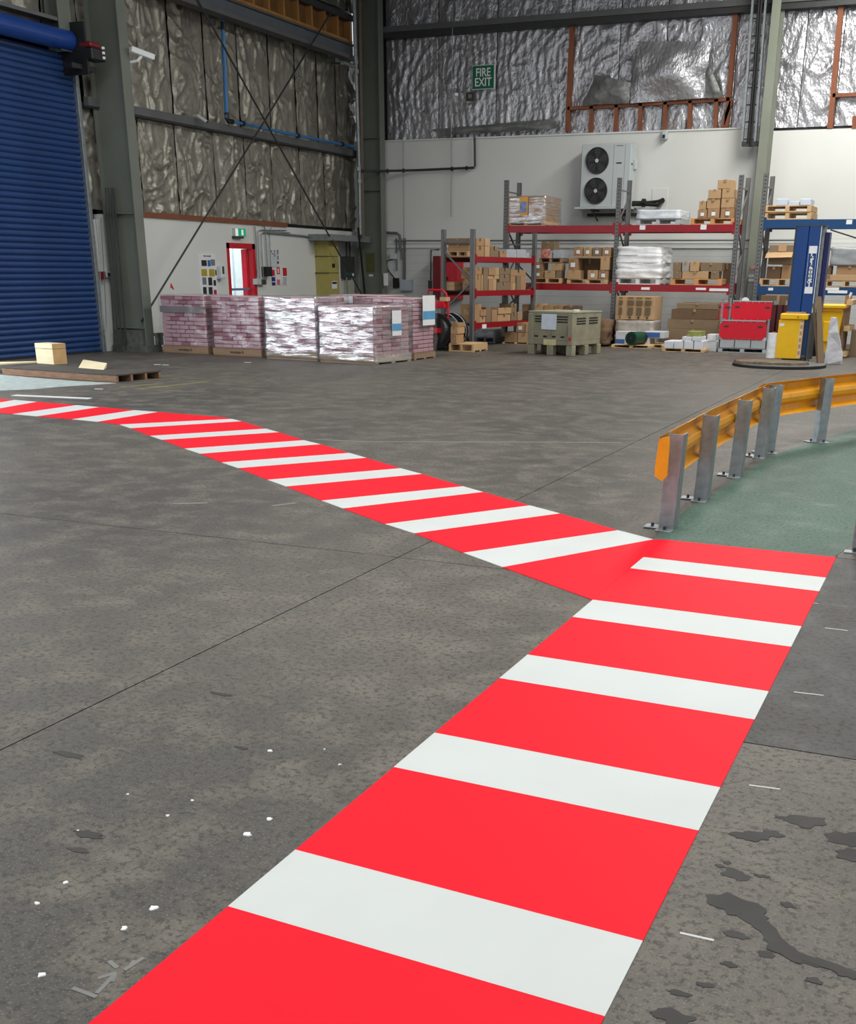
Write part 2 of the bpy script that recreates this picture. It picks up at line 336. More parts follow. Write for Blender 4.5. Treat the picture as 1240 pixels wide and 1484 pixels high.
for a, b, w in (((1085, 1138), (1130, 1144), .008), ((985, 1352), (1034, 1363), .009), ((1150, 1003), (1193, 1008), .008), ((1195, 910), (1228, 914), .008), ((1150, 870), (1185, 875), .006)):
    A, Bq = at_z(*a), at_z(*b); n = Vector((-(Bq - A).y, (Bq - A).x, 0)).normalized() * w / 2
    flat('chalk_line', whit, [((A + n).x, (A + n).y), ((A - n).x, (A - n).y), ((Bq - n).x, (Bq - n).y), ((Bq + n).x, (Bq + n).y)], 0, .001, fl)
for pl_ in (((105, 1432), (140, 1445)), ((140, 1440), (168, 1411)), ((142, 1418), (168, 1410)), ((162, 1423), (168, 1411)), ((158, 1393), (170, 1403)), ((180, 1406), (208, 1388)), ((190, 1398), (196, 1392)), ((250, 730), (300, 729)), ((395, 733), (428, 729)), ((458, 637), (520, 640)), ((520, 640), (900, 641.5))):
    A, Bq = at_z(*pl_[0]), at_z(*pl_[1]); n = Vector((-(Bq - A).y, (Bq - A).x, 0)).normalized() * (.006 if pl_[0][1] > 1300 else .02)
    flat('chalk_line', chalk, [((A + n).x, (A + n).y), ((A - n).x, (A - n).y), ((Bq - n).x, (Bq - n).y), ((Bq + n).x, (Bq + n).y)], 0, .001, fl)
for k, (px, py, r) in enumerate(((358, 1209, .022), (391, 1088, .014), (391, 1187, .016), (223, 1316, .022), (180, 1345, .014), (60, 1413, .014), (54, 1309, .012), (95, 1279, .012), (492, 1108, .01), (243, 1182, .01), (113, 1204, .007), (185, 1151, .008), (279, 1160, .009), (470, 1086, .006))):
    p = at_z(px, py); bm = bmesh.new(); pts = [(cos(a) * r * .8 * random.uniform(.4, 1.1), sin(a) * r * random.uniform(.4, .9)) for a in [2 * pi * i / 9 for i in range(9)]]
    add_prism(bm, pts, lambda x, y: Vector((x, y, 0)), lambda x, y: Vector((x * .85, y * .85, .0015 + abs(x) * .12)))
    tag(link('paint_flake', bm, paper, loc=(p.x, p.y, 0)), 'tiny white paint flake lying on the bare concrete left of the walkway', 'debris', 'white flakes on the concrete')
# ---- back wall
wz = at_y(800, 195, YB).z; xc = at_y(1110, 187, YB).x
wb = B('wall_back', wallw, XL - .6, xc, YB, YB + .3, -.05, wz); struct(wb)
B('wall_panel', wallw, xc, 10, YB + .02, YB + .3, -.05, at_y(1180, 187.5, YB).z, wb)
B('wall_capping', white, XL, xc, YB - .03, YB + .05, wz - .03, wz + .005, wb)
B('block_dado', mat('white_painted_block', srgb(206, 208, 206), .8, var=.05, scale=2, bump=.3, bscale=20), XL, 10, YB - .06, YB, 0, at_y(900, 352, YB).z, wb)
cdz = at_y(900, 351, YB - .1).z
zt = 9.2
# block joints
for k in range(1, 13):
    B('mortar_joint', mat('mortar_grey', srgb(170, 172, 170), .9), XL, 6, YB - .0605, YB - .058, k * .2 - .003, k * .2 + .003, wb)  # joints in a slightly darker grey mortar colour
B('backing_sheet', darksteel, XL, 10, YB + .24, YB + .3, wz - .1, zt, wb)
def foil(parent, pl, u0, u1, z0, z1, m, amp, rib=.0, seed=0, du=.07, sag=0, v0=0, fs=1.0):
    nu = max(4, int((u1 - u0) / du)); nz_ = max(4, int((z1 - z0) / (du * 1.2))); bm = bmesh.new(); g = []
    for j in range(nz_ + 1):
        row = []
        for i in range(nu + 1):
            s, t = i / nu, j / nz_; u = u0 + (u1 - u0) * s; z = z0 + (z1 - z0) * t
            p = Vector((u * 1.6 * fs + seed, z * 1.1 * fs, seed))
            wx = noise.noise(p * .8) * 1.3; wz2 = noise.noise(p * .8 + Vector((9, 0, 0))) * 1.3
            r1 = 1 - abs(noise.noise(Vector((u * 1.9 * fs + wx, z * 1.5 * fs + wz2, seed)))) * 5.5
            r2 = 1 - abs(noise.noise(Vector((u * 4.2 * fs + wx * 2, z * 2.4 * fs + wz2 * 2, seed + 5)))) * 4.0
            d = amp * (1.0 * max(0, r1) ** 1.5 + .55 * max(0, r2) ** 1.5 + .5 * noise.noise(p)) + rib * abs(sin(u * 2 * pi / .36 + wx * 1.6)) ** 1.5 * (.6 + wz2 * .5)
            e = min(s, 1 - s) * (u1 - u0); d *= min(1, .25 + e * 5)
            d = max(-.01, d + amp * .2) + sag * sin(pi * s) * sin(pi * t)
            row.append(bm.verts.new(pl.P(u, z, v0 - d)))
        g.append(row)
    for j in range(nz_):
        for i in range(nu): bm.faces.new((g[j][i], g[j][i + 1], g[j + 1][i + 1], g[j + 1][i]))
    return link('foil_sheet', bm, m, parent, smooth=True)
# foil sheets on the back wall: darker and ribbed to the left, brighter to the right
yf = Plane((0, YB + .2), 0)
gz = at_y(800, 26, YB).z        # girt height
ux = [at_y(x, 120, YB).x for x in (556, 632, 716, 822, 893, 960, 1062, 1112, 1160, 1214, 1260)]
for k in range(len(ux) - 1):
    foil(wb, yf, ux[k], ux[k + 1] - .02, wz - .02, gz + .05, foil_bright, .03 if k < 3 else .04, .028 if k < 3 else .006, seed=k * 3.1 + 1, du=.042)
    foil(wb, yf, ux[k], ux[k + 1] - .02, gz - .05, zt, foil_bright, .045, .02, seed=k * 2.7 + 40, du=.06)
for k in range(8):                        # the lining goes on beyond the right edge of the photo
    a_ = ux[-1] + k * 1.25
    if a_ < 8.8: foil(wb, yf, a_, a_ + 1.23, wz - .1, zt, foil_bright, .04, .006, seed=k * 2.2 + 70, du=.1)
# steel girt across the back wall
gb = empty('wall_girt', (0, 0, 0)); tag(gb, 'long dark grey steel girt across the foil of the back wall', 'beam')
B('girt_face', girtm, XL + .9, 10, YB - .16, YB - .02, gz - .07, gz + .06, gb); B('girt_web', darksteel, XL + .9, 10, YB - .12, YB + .15, gz - .2, gz - .07, gb)
# timber stud frame of the back wall
def stud_frame(label, segs):
    e = empty('timber_stud_frame'); tag(e, label, 'timber frame')
    for a, b, w in segs:
        A, Bq = at_y(*a, YB + .02), at_y(*b, YB + .02); bm = bmesh.new(); add_beam(bm, A, Bq, .09 if abs(A.z - Bq.z) > abs(A.x - Bq.x) else .12, w); link('stud' if abs(A.z - Bq.z) > abs(A.x - Bq.x) else 'plate', bm, timber, e)
    return e
bz = lambda x: 205 - (x - 558) * .0383
segs = [((828, 30), (822, 191), .1), ((1066, 10), (1050, 184), .1), ((1060, 145), (1054, 184), .09), ((822, 156.5), (1055, 143), .07)]
for x in (855, 891, 927, 963, 1000, 1037): segs.append(((x + 1.5, 156 - (x - 822) * .058), (x, bz(x) - 1), .09))
def vert_beam(e, x0, y0, x1, y1, wpx):
    pass
e = empty('timber_stud_frame'); tag(e, 'red brown timber stud frame around the torn foil above the condenser', 'timber frame')
def stick(e, a, b, wpx, m=timber, Y=YB + .0, dep=.14, name='stud'):
    A, Bq = at_y(*a, Y), at_y(*b, Y); hw = wpx / 2 / 50
    bm = bmesh.new()
    if abs(A.z - Bq.z) > abs(A.x - Bq.x): poly = [(A.x - hw, A.z), (A.x + hw, A.z), (Bq.x + hw, Bq.z), (Bq.x - hw, Bq.z)]
    else: poly = [(A.x, A.z - hw), (Bq.x, Bq.z - hw), (Bq.x, Bq.z + hw), (A.x, A.z + hw)]; name = 'plate'
    add_prism(bm, poly, lambda x, z: Vector((x, Y, z)), lambda x, z: Vector((x, Y + dep, z))); return link(name, bm, m, e)
stick(e, (828, 32), (821, 191), 5); stick(e, (1066.5, 8), (1052, 184), 5.5); stick(e, (1059, 146), (1046, 184.5), 4); stick(e, (822, 157), (1057, 143.5), 4)
for x in (855, 891, 926, 962, 998, 1036): stick(e, (x + 1.5, 155.5 - (x - 822) * .056), (x - .5, bz(x) + .5), 4.5)
e = empty('timber_stud_frame'); tag(e, 'second timber stud frame right of the green column at the right edge of the photo', 'timber frame')
stick(e, (1219, 0), (1202, 186), 6); stick(e, (1206, 138), (1260, 136), 4); stick(e, (1238, 168), (1237, 186), 5)
# torn foil flaps hanging inside the frame
def flap(px, m, bulge, label, Yo=YB - .05):
    n = 16; bm = bmesh.new(); P4 = [at_y(*p, Yo) for p in px]; g = []
    for j in range(n + 1):
        row = []
        for i in range(n + 1):
            s, t = i / n, j / n; p = P4[0].lerp(P4[1], s).lerp(P4[3].lerp(P4[2], s), t)
            d = bulge * sin(pi * s) * sin(pi * t) + .09 * noise.noise(Vector((p.x * 2.4, p.z * 2.4, bulge * 9))) + .03 * noise.noise(Vector((p.x * 8, p.z * 8, 2)))
            row.append(bm.verts.new(p + Vector((0, -d - .03, 0))))
        g.append(row)
    for j in range(n):
        for i in range(n): bm.faces.new((g[j][i], g[j][i + 1], g[j + 1][i + 1], g[j + 1][i]))
    o = link('foil_flap', bm, m, None, smooth=True); return tag(o, label, 'insulation')
foil_grey = foil_mat('grey_foil_back', srgb(128, 130, 128), .5, .4, .5, sc=5)
flap(((862, 108), (915, 120), (912, 150), (846, 152)), foil_grey, .12, 'left torn grey foil flap sagging inside the timber frame')
flap(((915, 60), (1030, 60), (1022, 142), (914, 150)), foil_bright, .2, 'large bulging bright foil flap inside the timber frame')
flap(((1024, 85), (1046, 136), (1048, 142), (1022, 142)), foil_grey, .02, 'dark triangular foil flap at the right side of the timber frame')
flap(((625, 188), (800, 172), (812, 186), (640, 197)), foil_grey, .06, 'sagging grey foil hem above the white wall below the exit sign')
# ---- ladder-like cable tray and column 3
def isec(name, label, a, b, web_dir, depth, fw, m=greensteel, tf=.02):
    pass
def column_back():
    e = empty('steel_column'); tag(e, 'green steel column on the back wall between the red and blue racks', 'column')
    palegreen = mat('pale_green_column_paint', srgb(130, 135, 121), .6, var=.08, scale=1.5)
    Yf = YB - .62
    a, b = at_y(1119.4, 0, Yf), at_y(1132, 0, Yf); c, d = at_y(1085.5, 350, Yf), at_y(1099.5, 350, Yf)
    def seg(z, L): return a.x + (c.x - a.x) * (a.z - z) / (a.z - c.z) if L else b.x + (d.x - b.x) * (b.z - z) / (b.z - d.z)
    z1 = 9; x0t, x1t, x0b, x1b = seg(z1, 1), seg(z1, 0), seg(0, 1), seg(0, 0)
    bm = bmesh.new(); add_prism(bm, [(x0b, 0), (x1b, 0), (x1t, z1), (x0t, z1)], lambda x, z: Vector((x, Yf, z)), lambda x, z: Vector((x, Yf + .03, z))); link('flange', bm, palegreen, e)
    bm = bmesh.new(); xm0, xm1 = (x0b + x1b) / 2, (x0t + x1t) / 2
    add_prism(bm, [(xm0 - .01, 0), (xm0 + .01, 0), (xm1 + .01, z1), (xm1 - .01, z1)], lambda x, z: Vector((x, Yf + .03, z)), lambda x, z: Vector((x, YB - .03, z))); link('web', bm, darksteel, e)
    bm = bmesh.new(); add_prism(bm, [(x0b, 0), (x1b, 0), (x1t, z1), (x0t, z1)], lambda x, z: Vector((x, YB - .03, z)), lambda x, z: Vector((x, YB - .005, z))); link('flange', bm, palegreen, e)
    return e
column_back()
ct = empty('cable_ladder'); tag(ct, 'steel cable ladder with black cables dropping beside the back wall column', 'cable ladder')
Yt = YB - .4
for (a, b, w, m) in (((1094, -40), (1075, 209.5), .05, steel), ((1113, -40), (1093.7, 209.5), .05, steel)):
    bm = bmesh.new(); add_beam(bm, at_y(*a, Yt), at_y(*b, Yt), w, .1); link('side_rail', bm, m, ct)
for k in range(9):
    y = 2 + k * 25; xo = -(y) * .0905
    bm = bmesh.new(); add_beam(bm, at_y(1092 + xo + 1, y, Yt), at_y(1112 + xo, y, Yt), .03, .03); link('rung', bm, darksteel, ct)
for dx in (9, 12.5):
    T('cable', blackm, [at_y(1093 + dx, -40, Yt - .06), at_y(1093 + dx - 9, 100, Yt - .08), at_y(1093 + dx - 18.6, 207 + (dx > 10) * 6, Yt - .06)], .03, ct)
bm = bmesh.new(); add_beam(bm, at_y(1075, 209, Yt), at_y(1100, 208, Yt), .12, .1); link('end_bracket', bm, darksteel, ct)
# ---- left wall
wl = empty('wall_left'); struct(wl)
zb_ = at_x(300, 321, XL).z            # top of the white lining
B('wall_lining', wallw, XL - .25, XL, 19.9, at_x(331, 380, XL).y, 0, zb_, wl)
dy0, dy1 = at_x(331, 380, XL).y, at_x(366, 380, XL).y; dzt = at_x(347, 357, XL).z
B('wall_lining', wallw, XL - .25, XL, dy0, dy1, dzt, zb_, wl)
B('wall_lining', wallw, XL - .25, XL, dy1, YB, 0, zb_, wl)
B('wall_lining', wallw, XL - .25, XL, 19.42, 19.9, 0, at_x(140, 318, XL).z, wl)
B('wall_cladding', darksteel, XL - .3, XL - .2, 10.2, YB + .3, zb_ - .1, zt, wl)
B('wall_cladding', darksteel, XL - .3, XL - .2, -6, 7.2, 0, zt, wl); B('wall_cladding', darksteel, XL - .3, XL - .2, 7.2, 16.3, 5.2, zt, wl)
B('wall_cladding', darksteel, XL - .3, XL - .1, 16.05, 16.4, 0, 5.2, wl); B('wall_cladding', darksteel, XL - .3, XL - .2, 16.3, 20, 5.0, zt, wl); B('wall_cladding', darksteel, XL - .3, XL - .2, 16.3, 20, 0, 5.0, wl)
tl = at_x(220, 318, XL + .02)
B('timber_trim', timber, XL - .02, XL + .05, 20.2, at_x(415, 345, XL).y, zb_, zb_ + .1, wl)
lf = Plane((XL - .12, 0), 90)
gzl = at_x(350, 190, XL + .1).z
def seam(pxs, y): return [at_x(x, y, XL).y for x in pxs]
us = seam((150, 188, 212, 257, 306, 353, 397, 434, 465, 492, 522), 150)
bzt = at_x(400, 55, XL).z
for k in range(len(us) - 1): foil(wl, lf, us[k], us[k + 1] - .05, gzl + .05, zt - .6 if k < 0 else bzt + .1, foil_dull, .065, .006, seed=k * 5.3, du=.038, fs=1.15)
us = seam((110, 160, 212, 264, 318, 362, 400, 440, 475, 505, 528), 270)
for k in range(len(us) - 1): foil(wl, lf, us[k], us[k + 1] - .03, zb_ + .08, gzl, foil_dull, .075, .006, seed=k * 4.1 + 30, du=.036, fs=1.2)
us = seam((-60, 5, 70, 120, 170, 212), 60)
for k in range(len(us) - 1): foil(wl, lf, us[k], us[k + 1] - .03, gzl + 1.0 if k < 3 else gzl, zt, foil_dull, .07, .008, seed=k * 3.3 + 60, du=.07)
us = seam((300, 353, 420, 470, 520), 30)
for k in range(len(us) - 1): foil(wl, lf, us[k], us[k + 1] - .03, bzt + 1.2, zt, foil_dull, .07, .02, seed=k * 3.3 + 90, du=.08)
# girt of the left wall
g = empty('wall_girt'); tag(g, 'grey steel girt along the foil of the left wall under the blue pipe', 'beam')
B('girt_face', girtm, XL + .02, XL + .14, 20.2, 30.6, gzl - .08, gzl + .07, g); B('girt_lip', darksteel, XL - .1, XL + .12, 20.2, 30.6, gzl - .11, gzl - .08, g)
g = empty('wall_girt'); tag(g, 'short grey girt between the blue door and the left column', 'beam')
B('girt_face', girtm, XL + .02, XL + .14, 19.68, 20.0, gzl - .08, gzl + .07, g); B('girt_lip', darksteel, XL - .1, XL + .12, 19.68, 20, gzl - .11, gzl - .08, g)
# heavy beam with joists above
Xb = XL + .45
g = empty('steel_beam'); tag(g, 'heavy grey steel I beam high on the left wall under the timber joists', 'beam')
za, zb2, zc_, zd = at_x(400, 51, Xb).z, at_x(400, 46, Xb).z, at_x(400, 42, Xb).z, at_x(400, 27, Xb).z
B('bottom_flange', girtm, Xb - .15, Xb + .15, 20.3, 29.9, za, za + .09, g); B('web', mat('blue_grey_beam_paint', srgb(100, 106, 112), .55), Xb - .04, Xb + .0, 20.3, 29.9, za + .09, zd, g)
B('dark_web_plate', darksteel, Xb, Xb + .04, 20.3, 29.9, za + .09, zc_ - .02, g)  # dark steel strip along the lower part of the web
B('top_flange', girtm, Xb - .15, Xb + .08, 20.3, 29.9, zd, zd + .03, g)
g = empty('floor_joist_frame'); tag(g, 'row of orange timber joists on top of the steel beam, upper left', 'timber frame')
B('bottom_plate', timber_y, Xb - .1, Xb + .1, 20.3, 29.7, zd + .03, zd + .09, g)
B('backing_board', mat('orange_board_dark', srgb(120, 84, 44), .8, var=.3, scale=2), Xb - .12, Xb - .08, 20.3, 29.7, zd + .09, zd + .55, g)
for k in range(14):
    Yk = 21.2 + k * .645; B('joist', timber_y, Xb - .08, Xb + .08, Yk, Yk + .07, zd + .09, zd + .52, g)
B('top_plate', darksteel, Xb - .1, Xb + .12, 20.3, 29.7, zd + .52, zd + .66, g)
# columns along the left wall
def column_left(label, X, y0, y1, web0, m=greensteel):
    e = empty('steel_column'); tag(e, label, 'column'); ym = (y0 + y1) / 2
    B('flange', m, X - .025, X, y0, y1, 0, 9, e, bev=.003); B('web', m, web0, X - .025, ym - .012, ym + .012, 0, 9, e); B('flange', m, web0 - .02, web0, y0, y1, 0, 9, e)
    return e, ym
Xc = -15.47
ya, yb = at_x(212, 492, Xc).y, at_x(223.5, 492, Xc).y
c1, y1m = column_left('green steel column between the blue door and the pink pallets', Xc, ya, yb, XL + .08)
for z in (.45, 2.6): B('stiffener', greensteel, XL + .1, Xc - .03, ya + .02, y1m - .012, z, z + .02, c1)
B('base_grout', mat('rough_grey_concrete', srgb(96, 98, 92), .9, var=.3, scale=9, bump=.6), XL + .05, Xc + .1, ya - .12, yb + .1, 0, .12, c1)
B('concrete_haunch', mat('rough_grey_concrete', srgb(96, 98, 92), .9), XL + .1, Xc - .04, ya - .08, y1m - .02, .12, .42, c1)
bm = bmesh.new()
for k in range(3): add_box(bm, Xc + .02, Xc + .1, yb + .0 + .07 * k, yb + .03 + .07 * k, .12, .32)
add_box(bm, Xc + .01, Xc + .09, yb - .02, yb + .2, .3, .36); link('foot_cleat', bm, mat('rough_grey_concrete', (0, 0, 0)), c1)
Xc2 = -15.3
ya2, yb2 = at_x(554, 400, Xc2).y, at_x(560.5, 400, Xc2).y
c2, y2m = column_left('green steel column in the far left corner of the hall', Xc2, ya2, min(yb2, YB - .08), XL + .3)
for z in (3.62, 4.9): B('stiffener', greensteel, XL + .3, Xc2 - .03, ya2 + .02, y2m - .012, z, z + .02, c2)
B('inspection_plate', mat('olive_plate', srgb(92, 92, 52), .6), -15.85, -15.6, y2m - .03, y2m - .015, 1.55, 2.05, c2)
B('tag', paper, -15.78, -15.66, y2m - .03, y2m - .015, 1.44, 1.49, c2)
e3, _ = column_left('short visible steel post above the blue door', XL + .28, at_x(79, 20, XL + .2).y, at_x(98, 30, XL + .2).y, XL + .0)
for ch in e3.children:                                   # stands on the door's lintel
    me = ch.data
    for v in me.vertices:
        if v.co.z < 1: v.co.z = 5.3
# bracing rods
def rod(label, a, b, r=.02, X=XL + .64):
    return tag(T('bracing_rod', darksteel, [at_x(*a, X), at_x(*b, X)], r), label, 'brace')
r1 = rod('bracing rod falling from upper left to the far corner column', (282, -8), (527, 432)); r2 = rod('bracing rod rising from the left column towards the far corner', (205, 466), (482, 14), X=XL + .72)
bm = bmesh.new(); p = at_x(246, 411, XL + .72)
for k in range(3): add_tube(bm, [p + Vector((.03, 0, .0)), p + Vector((.05, .05 * (k - 1), -.08 - .02 * k))], .012, 5)
tag(link('red_ribbon', bm, redp), 'small red ribbon tied on the bracing rod near the left column', 'ribbon')
# roof and the far sides of the hall
ceil = B('ceiling', mat('roof_sheet', srgb(120, 122, 124), .6, metal=.2), -18, 12, -8, 32, zt + .02, zt + .1); struct(ceil)
wr = B('wall_right', wallw, 11, 11.3, -8, 32, 5.0, zt); struct(wr)
wf = B('wall_front', wallw, -18, 11, -8.3, -8, 5.4, zt); struct(wf)
for y in (-8, 2, 12, 22, 31.5):
    B('wall_pier', wallw, 10.9, 11.3, y - .4, y + .4, 0, 5.0, wr)
# ================================================================== LEFT WALL FITTINGS
# exit door: red frame, outside light, door leaf
dr = empty('door_1'); struct(dr)
B('frame', redp, XL - .12, XL + .03, dy0 - .05, dy0 + .03, 0, dzt + .06, dr); B('frame', redp, XL - .12, XL + .03, dy1 - .03, dy1 + .1, 0, dzt + .06, dr); B('frame', redp, XL - .12, XL + .03, dy0 - .05, dy1 + .1, dzt - .05, dzt + .07, dr)
B('door_leaf', redc, XL - .26, XL - .12, dy1 - .09, dy1 - .04, .02, dzt - .06, dr)
sk = mat('daylit_cladding', srgb(225, 238, 240), .7, emit=0)
dcl = B('screen_panel', sk, XL - 3.2, XL - 3.1, dy0 - 3, dy1 + 5, 0, 4, dr)
for k in range(22): B('screen_rib', mat('daylit_rib', srgb(180, 196, 205), .7), XL - 3.1, XL - 3.05, dy0 - 2 + k * .32, dy0 - 1.9 + k * .32, 0, 4, dr)
B('push_bar', mat('blue_grey_bar', srgb(110, 130, 160), .5), XL - .1, XL - .06, dy0, dy1 - .1, 1.12, 1.17, dr)
area('outside_daylight', (XL - 1.5, (dy0 + dy1) / 2 + 1.2, 4.2), (0, radians(60), 0), 3, 4, 420)
def lbox(name, m, r, d, label=None, cat=None, parent=None, group=None, bev=.004, X=XL):
    pl = Plane((X + d, 0), 90); u0, u1, z0, z1 = pl.rect(*r)
    if parent is None:
        o = B(name, m, 0, d, -(u1 - u0) / 2, (u1 - u0) / 2, 0, z1 - z0, None, bev, loc=(X, (u0 + u1) / 2, z0))
        if label: tag(o, label, cat, group)
    else:
        o = B(name, m, X - parent.location.x, X + d - parent.location.x, u0 - parent.location.y, u1 - parent.location.y, z0 - parent.location.z, z1 - parent.location.z, parent, bev)
    return o
# exit sign (running man) box
ex = lbox('exit_sign', acgrey, (341, 331, 356, 342.5), .1, 'small illuminated green running man exit sign above the red door', 'sign')
litw = mat('lit_white', (.9, 1, .95), .5, emit=.25)
for q, mm, nm in (((341.3, 331.3, 345, 342), litw, 'arrow_strip'), ((345, 331.3, 356, 342), mat('lit_green', srgb(20, 170, 120), .5, emit=.25), 'sign_face')): lbox(nm, mm, q, .105, parent=ex, bev=0)
lbox('running_figure', litw, (350, 333, 352.6, 341), .11, parent=ex, bev=0); lbox('battery_box', dgrey, (341, 342.6, 353.5, 345.5), .1, parent=ex)
# notice board with pictures
nb = lbox('poster', paper, (289.5, 368.5, 314, 430), .02, 'tall white poster of small safety photos left of the red door', 'poster')
text('Safety Essentials', .045, mat('print_blue', srgb(60, 70, 110), .6), nb, Matrix.Translation((.024, .0, at_x(300, 371, XL).z - nb.location.z)) @ Matrix(((0, 0, 1, 0), (1, 0, 0, 0), (0, 1, 0, 0), (0, 0, 0, 1))), 'heading')
pc = [mat('print_black', srgb(40, 42, 44), .6), mat('print_blue2', srgb(50, 110, 170), .6), mat('print_yellow', srgb(180, 160, 40), .6), mat('print_grey', srgb(120, 125, 130), .6), mat('print_red', srgb(180, 30, 60), .6)]
for k, (x0, y0, x1, y1, c) in enumerate(((292, 377, 299.5, 385.5, 0), (301, 377, 305, 386, 1), (305.5, 376, 311.5, 385, 3), (292, 390, 300, 400, 2), (303, 390, 311, 400.5, 2), (312, 391, 313.8, 399, 0), (293.5, 402, 299, 412.5, 3), (302, 402, 307.5, 413.5, 0), (309.5, 406, 313, 414, 0), (294.5, 416, 299.5, 427, 0), (302.5, 416, 308, 427, 0), (310, 420, 314, 428, 4))):
    lbox('printed_photo', pc[c], (x0, y0, x1, y1), .024, parent=nb, bev=0)
d = lbox('soap_dispenser', white, (321, 384.5, 326, 403), .12, 'white wall dispenser between the photo poster and the red door', 'dispenser', bev=.02)
lbox('front_slot', dgrey, (322.5, 386, 325, 397), .13, parent=d); lbox('drip_tray', acgrey, (321, 401.5, 326.5, 404.5), .14, parent=d)
# conduits beside the door
cz = at_x(375, 333, XL).z
def conduit(label, pts, r=.012, X=XL + .05, m=steel, name='conduit', cat='conduit', group=None):
    return tag(T(name, m, [at_x(x, y, X) for x, y in pts], r), label, cat, group)
conduit('leftmost of the thin steel conduits rising beside the red door', [(369, 328), (370.5, 345), (372.5, 402)])
conduit('second steel conduit right of the red door, bent over at the top', [(415, 334), (378, 333.5), (373.5, 336), (374.5, 370), (376.5, 404)])
conduit('third steel conduit right of the red door, ending at the round socket', [(420, 337.5), (384, 336.5), (378.5, 340), (379.5, 372), (382, 404)])
conduit('fourth conduit running down into the black isolator', [(379, 321), (384, 331), (385, 345), (387.5, 388)], .015)
conduit('rightmost conduit beside the white notice, dropping to the isolator', [(393, 329), (390.5, 342), (392, 388)])
conduit('long double steel conduit along the top of the left white wall', [(383, 336.8), (440, 342), (468, 346)], .022)
o = lbox('power_socket', acgrey, (372.5, 404, 379, 412.5), .12, 'pale square power socket at the foot of the conduits', 'socket'); o = lbox('power_socket', dgrey, (379.5, 405, 386, 412.5), .12, 'dark round power socket right of the pale socket', 'socket')
iso = lbox('isolator_switch', black, (387, 386.5, 394.5, 400.5), .16, 'black isolator switch box on the left wall', 'switch box'); lbox('side_plate', acgrey, (386, 386, 388, 401), .1, parent=iso)
o = lbox('notice', mat('pale_notice', srgb(206, 212, 214), .6), (392, 362, 404, 387), .015, 'pale grey wall notice with small black marks above the fire signs', 'notice')
for q in ((392.5, 363, 393.5, 366), (397, 363, 398, 365.5), (394, 367.5, 399, 368.5), (397, 370, 398.5, 371.5), (402, 362, 403, 368), (402.3, 371, 403.3, 376), (401.5, 379, 404, 382)): lbox('printed_mark', pc[0], q, .019, parent=o, bev=0)
fs = lbox('fire_extinguisher_sign', paper, (400.5, 387, 407, 413), .015, 'white extinguisher notice with red picture and hazard stripes', 'sign')
lbox('red_picture', redp, (401, 387, 405.5, 397.5), .02, parent=fs); lbox('white_picture', paper, (402.4, 389, 404.2, 396), .024, parent=fs)
for k in range(3): lbox('hazard_stripe', redp, (401.5 + k * 1.6, 405, 402.5 + k * 1.6, 412.5), .02, parent=fs, bev=0)
fs = lbox('fire_action_sign', paper, (409.5, 387, 416.5, 413), .015, 'red headed fire action notice, rightmost on the left wall', 'sign'); lbox('red_header', redp, (409.8, 388, 415.7, 400), .02, parent=fs)
for k in range(5): lbox('text_line', pc[3], (410.2, 402 + k * 2.2, 415.5, 403 + k * 2.2), .02, parent=fs, bev=0)
fs = lbox('blue_safety_sign', mat('sign_blue', srgb(40, 40, 130), .5), (394.5, 401.5, 399, 413.5), .02, 'small dark blue safety sign under the black isolator', 'sign'); lbox('white_band', paper, (394.6, 407.8, 399.4, 409), .025, parent=fs, bev=0)
lbox('small_red_sign', redp, (394.5, 391, 398, 399.5), .02, 'small red and grey sign right of the black isolator', 'sign')
# yellow cabinet and meters near the corner
yc = lbox('electrical_cabinet', mat('mustard_cabinet', srgb(176, 164, 92), .55, var=.06), (477, 348, 491, 432), .42, 'tall mustard yellow electrical cabinet near the far corner', 'cabinet')
for q in ((476, 371.2, 489.5, 372), (476.5, 395.2, 490.5, 396)): lbox('door_gap', darksteel, q, .425, parent=yc, bev=0)
lbox('lock', black, (482, 382, 485.5, 387.5), .44, parent=yc); lbox('warning_label', paper, (481, 407.5, 488.5, 418.5), .425, parent=yc); lbox('danger_strip', black, (481.4, 408.5, 488, 411.5), .43, parent=yc, bev=0)
o = lbox('switch_panel', acgrey, (467.5, 400.5, 470.5, 431), .12, 'narrow grey switch strip on the left edge of the mustard cabinet', 'switch box')
for q in ((470, 402, 471.3, 405), (470.5, 414, 471.8, 418), (471, 426, 472, 430)): lbox('switch', black, q, .13, parent=o, bev=0)
mb = lbox('meter_box', dgrey, (500, 371.5, 514, 403), .15, 'dark grey wall meter box between the mustard cabinet and the corner', 'cabinet')
for q in ((502, 395, 506, 398.5), (507, 396, 509, 399), (510.5, 396, 512.8, 400)): lbox('indicator', paper if q[0] > 505 else greens, q, .155, parent=mb, bev=0)
T('supply_pipe', darksteel, [Vector((.2, .1, 1.2 - 0)) * 0 + at_x(501.5, 348, XL + .2) - mb.location, at_x(502.5, 372, XL + .2) - mb.location], .03, mb)
T('supply_pipe', darksteel, [at_x(506, 348, XL + .2) - mb.location, at_x(507, 372, XL + .2) - mb.location], .03, mb)
T('supply_pipe', steel, [at_x(502, 402, XL + .2) - mb.location, at_x(504, 432, XL + .2) - mb.location], .025, mb)
o = lbox('junction_box', mat('cream_box', srgb(186, 188, 168), .6), (504.5, 406, 513.5, 430.5), .15, 'cream junction box under the dark meter box', 'cabinet')
lbox('cable_tray', steel, (480, 341, 537, 350), .7, 'grey horizontal channel in front of the corner above the meter box', 'channel')
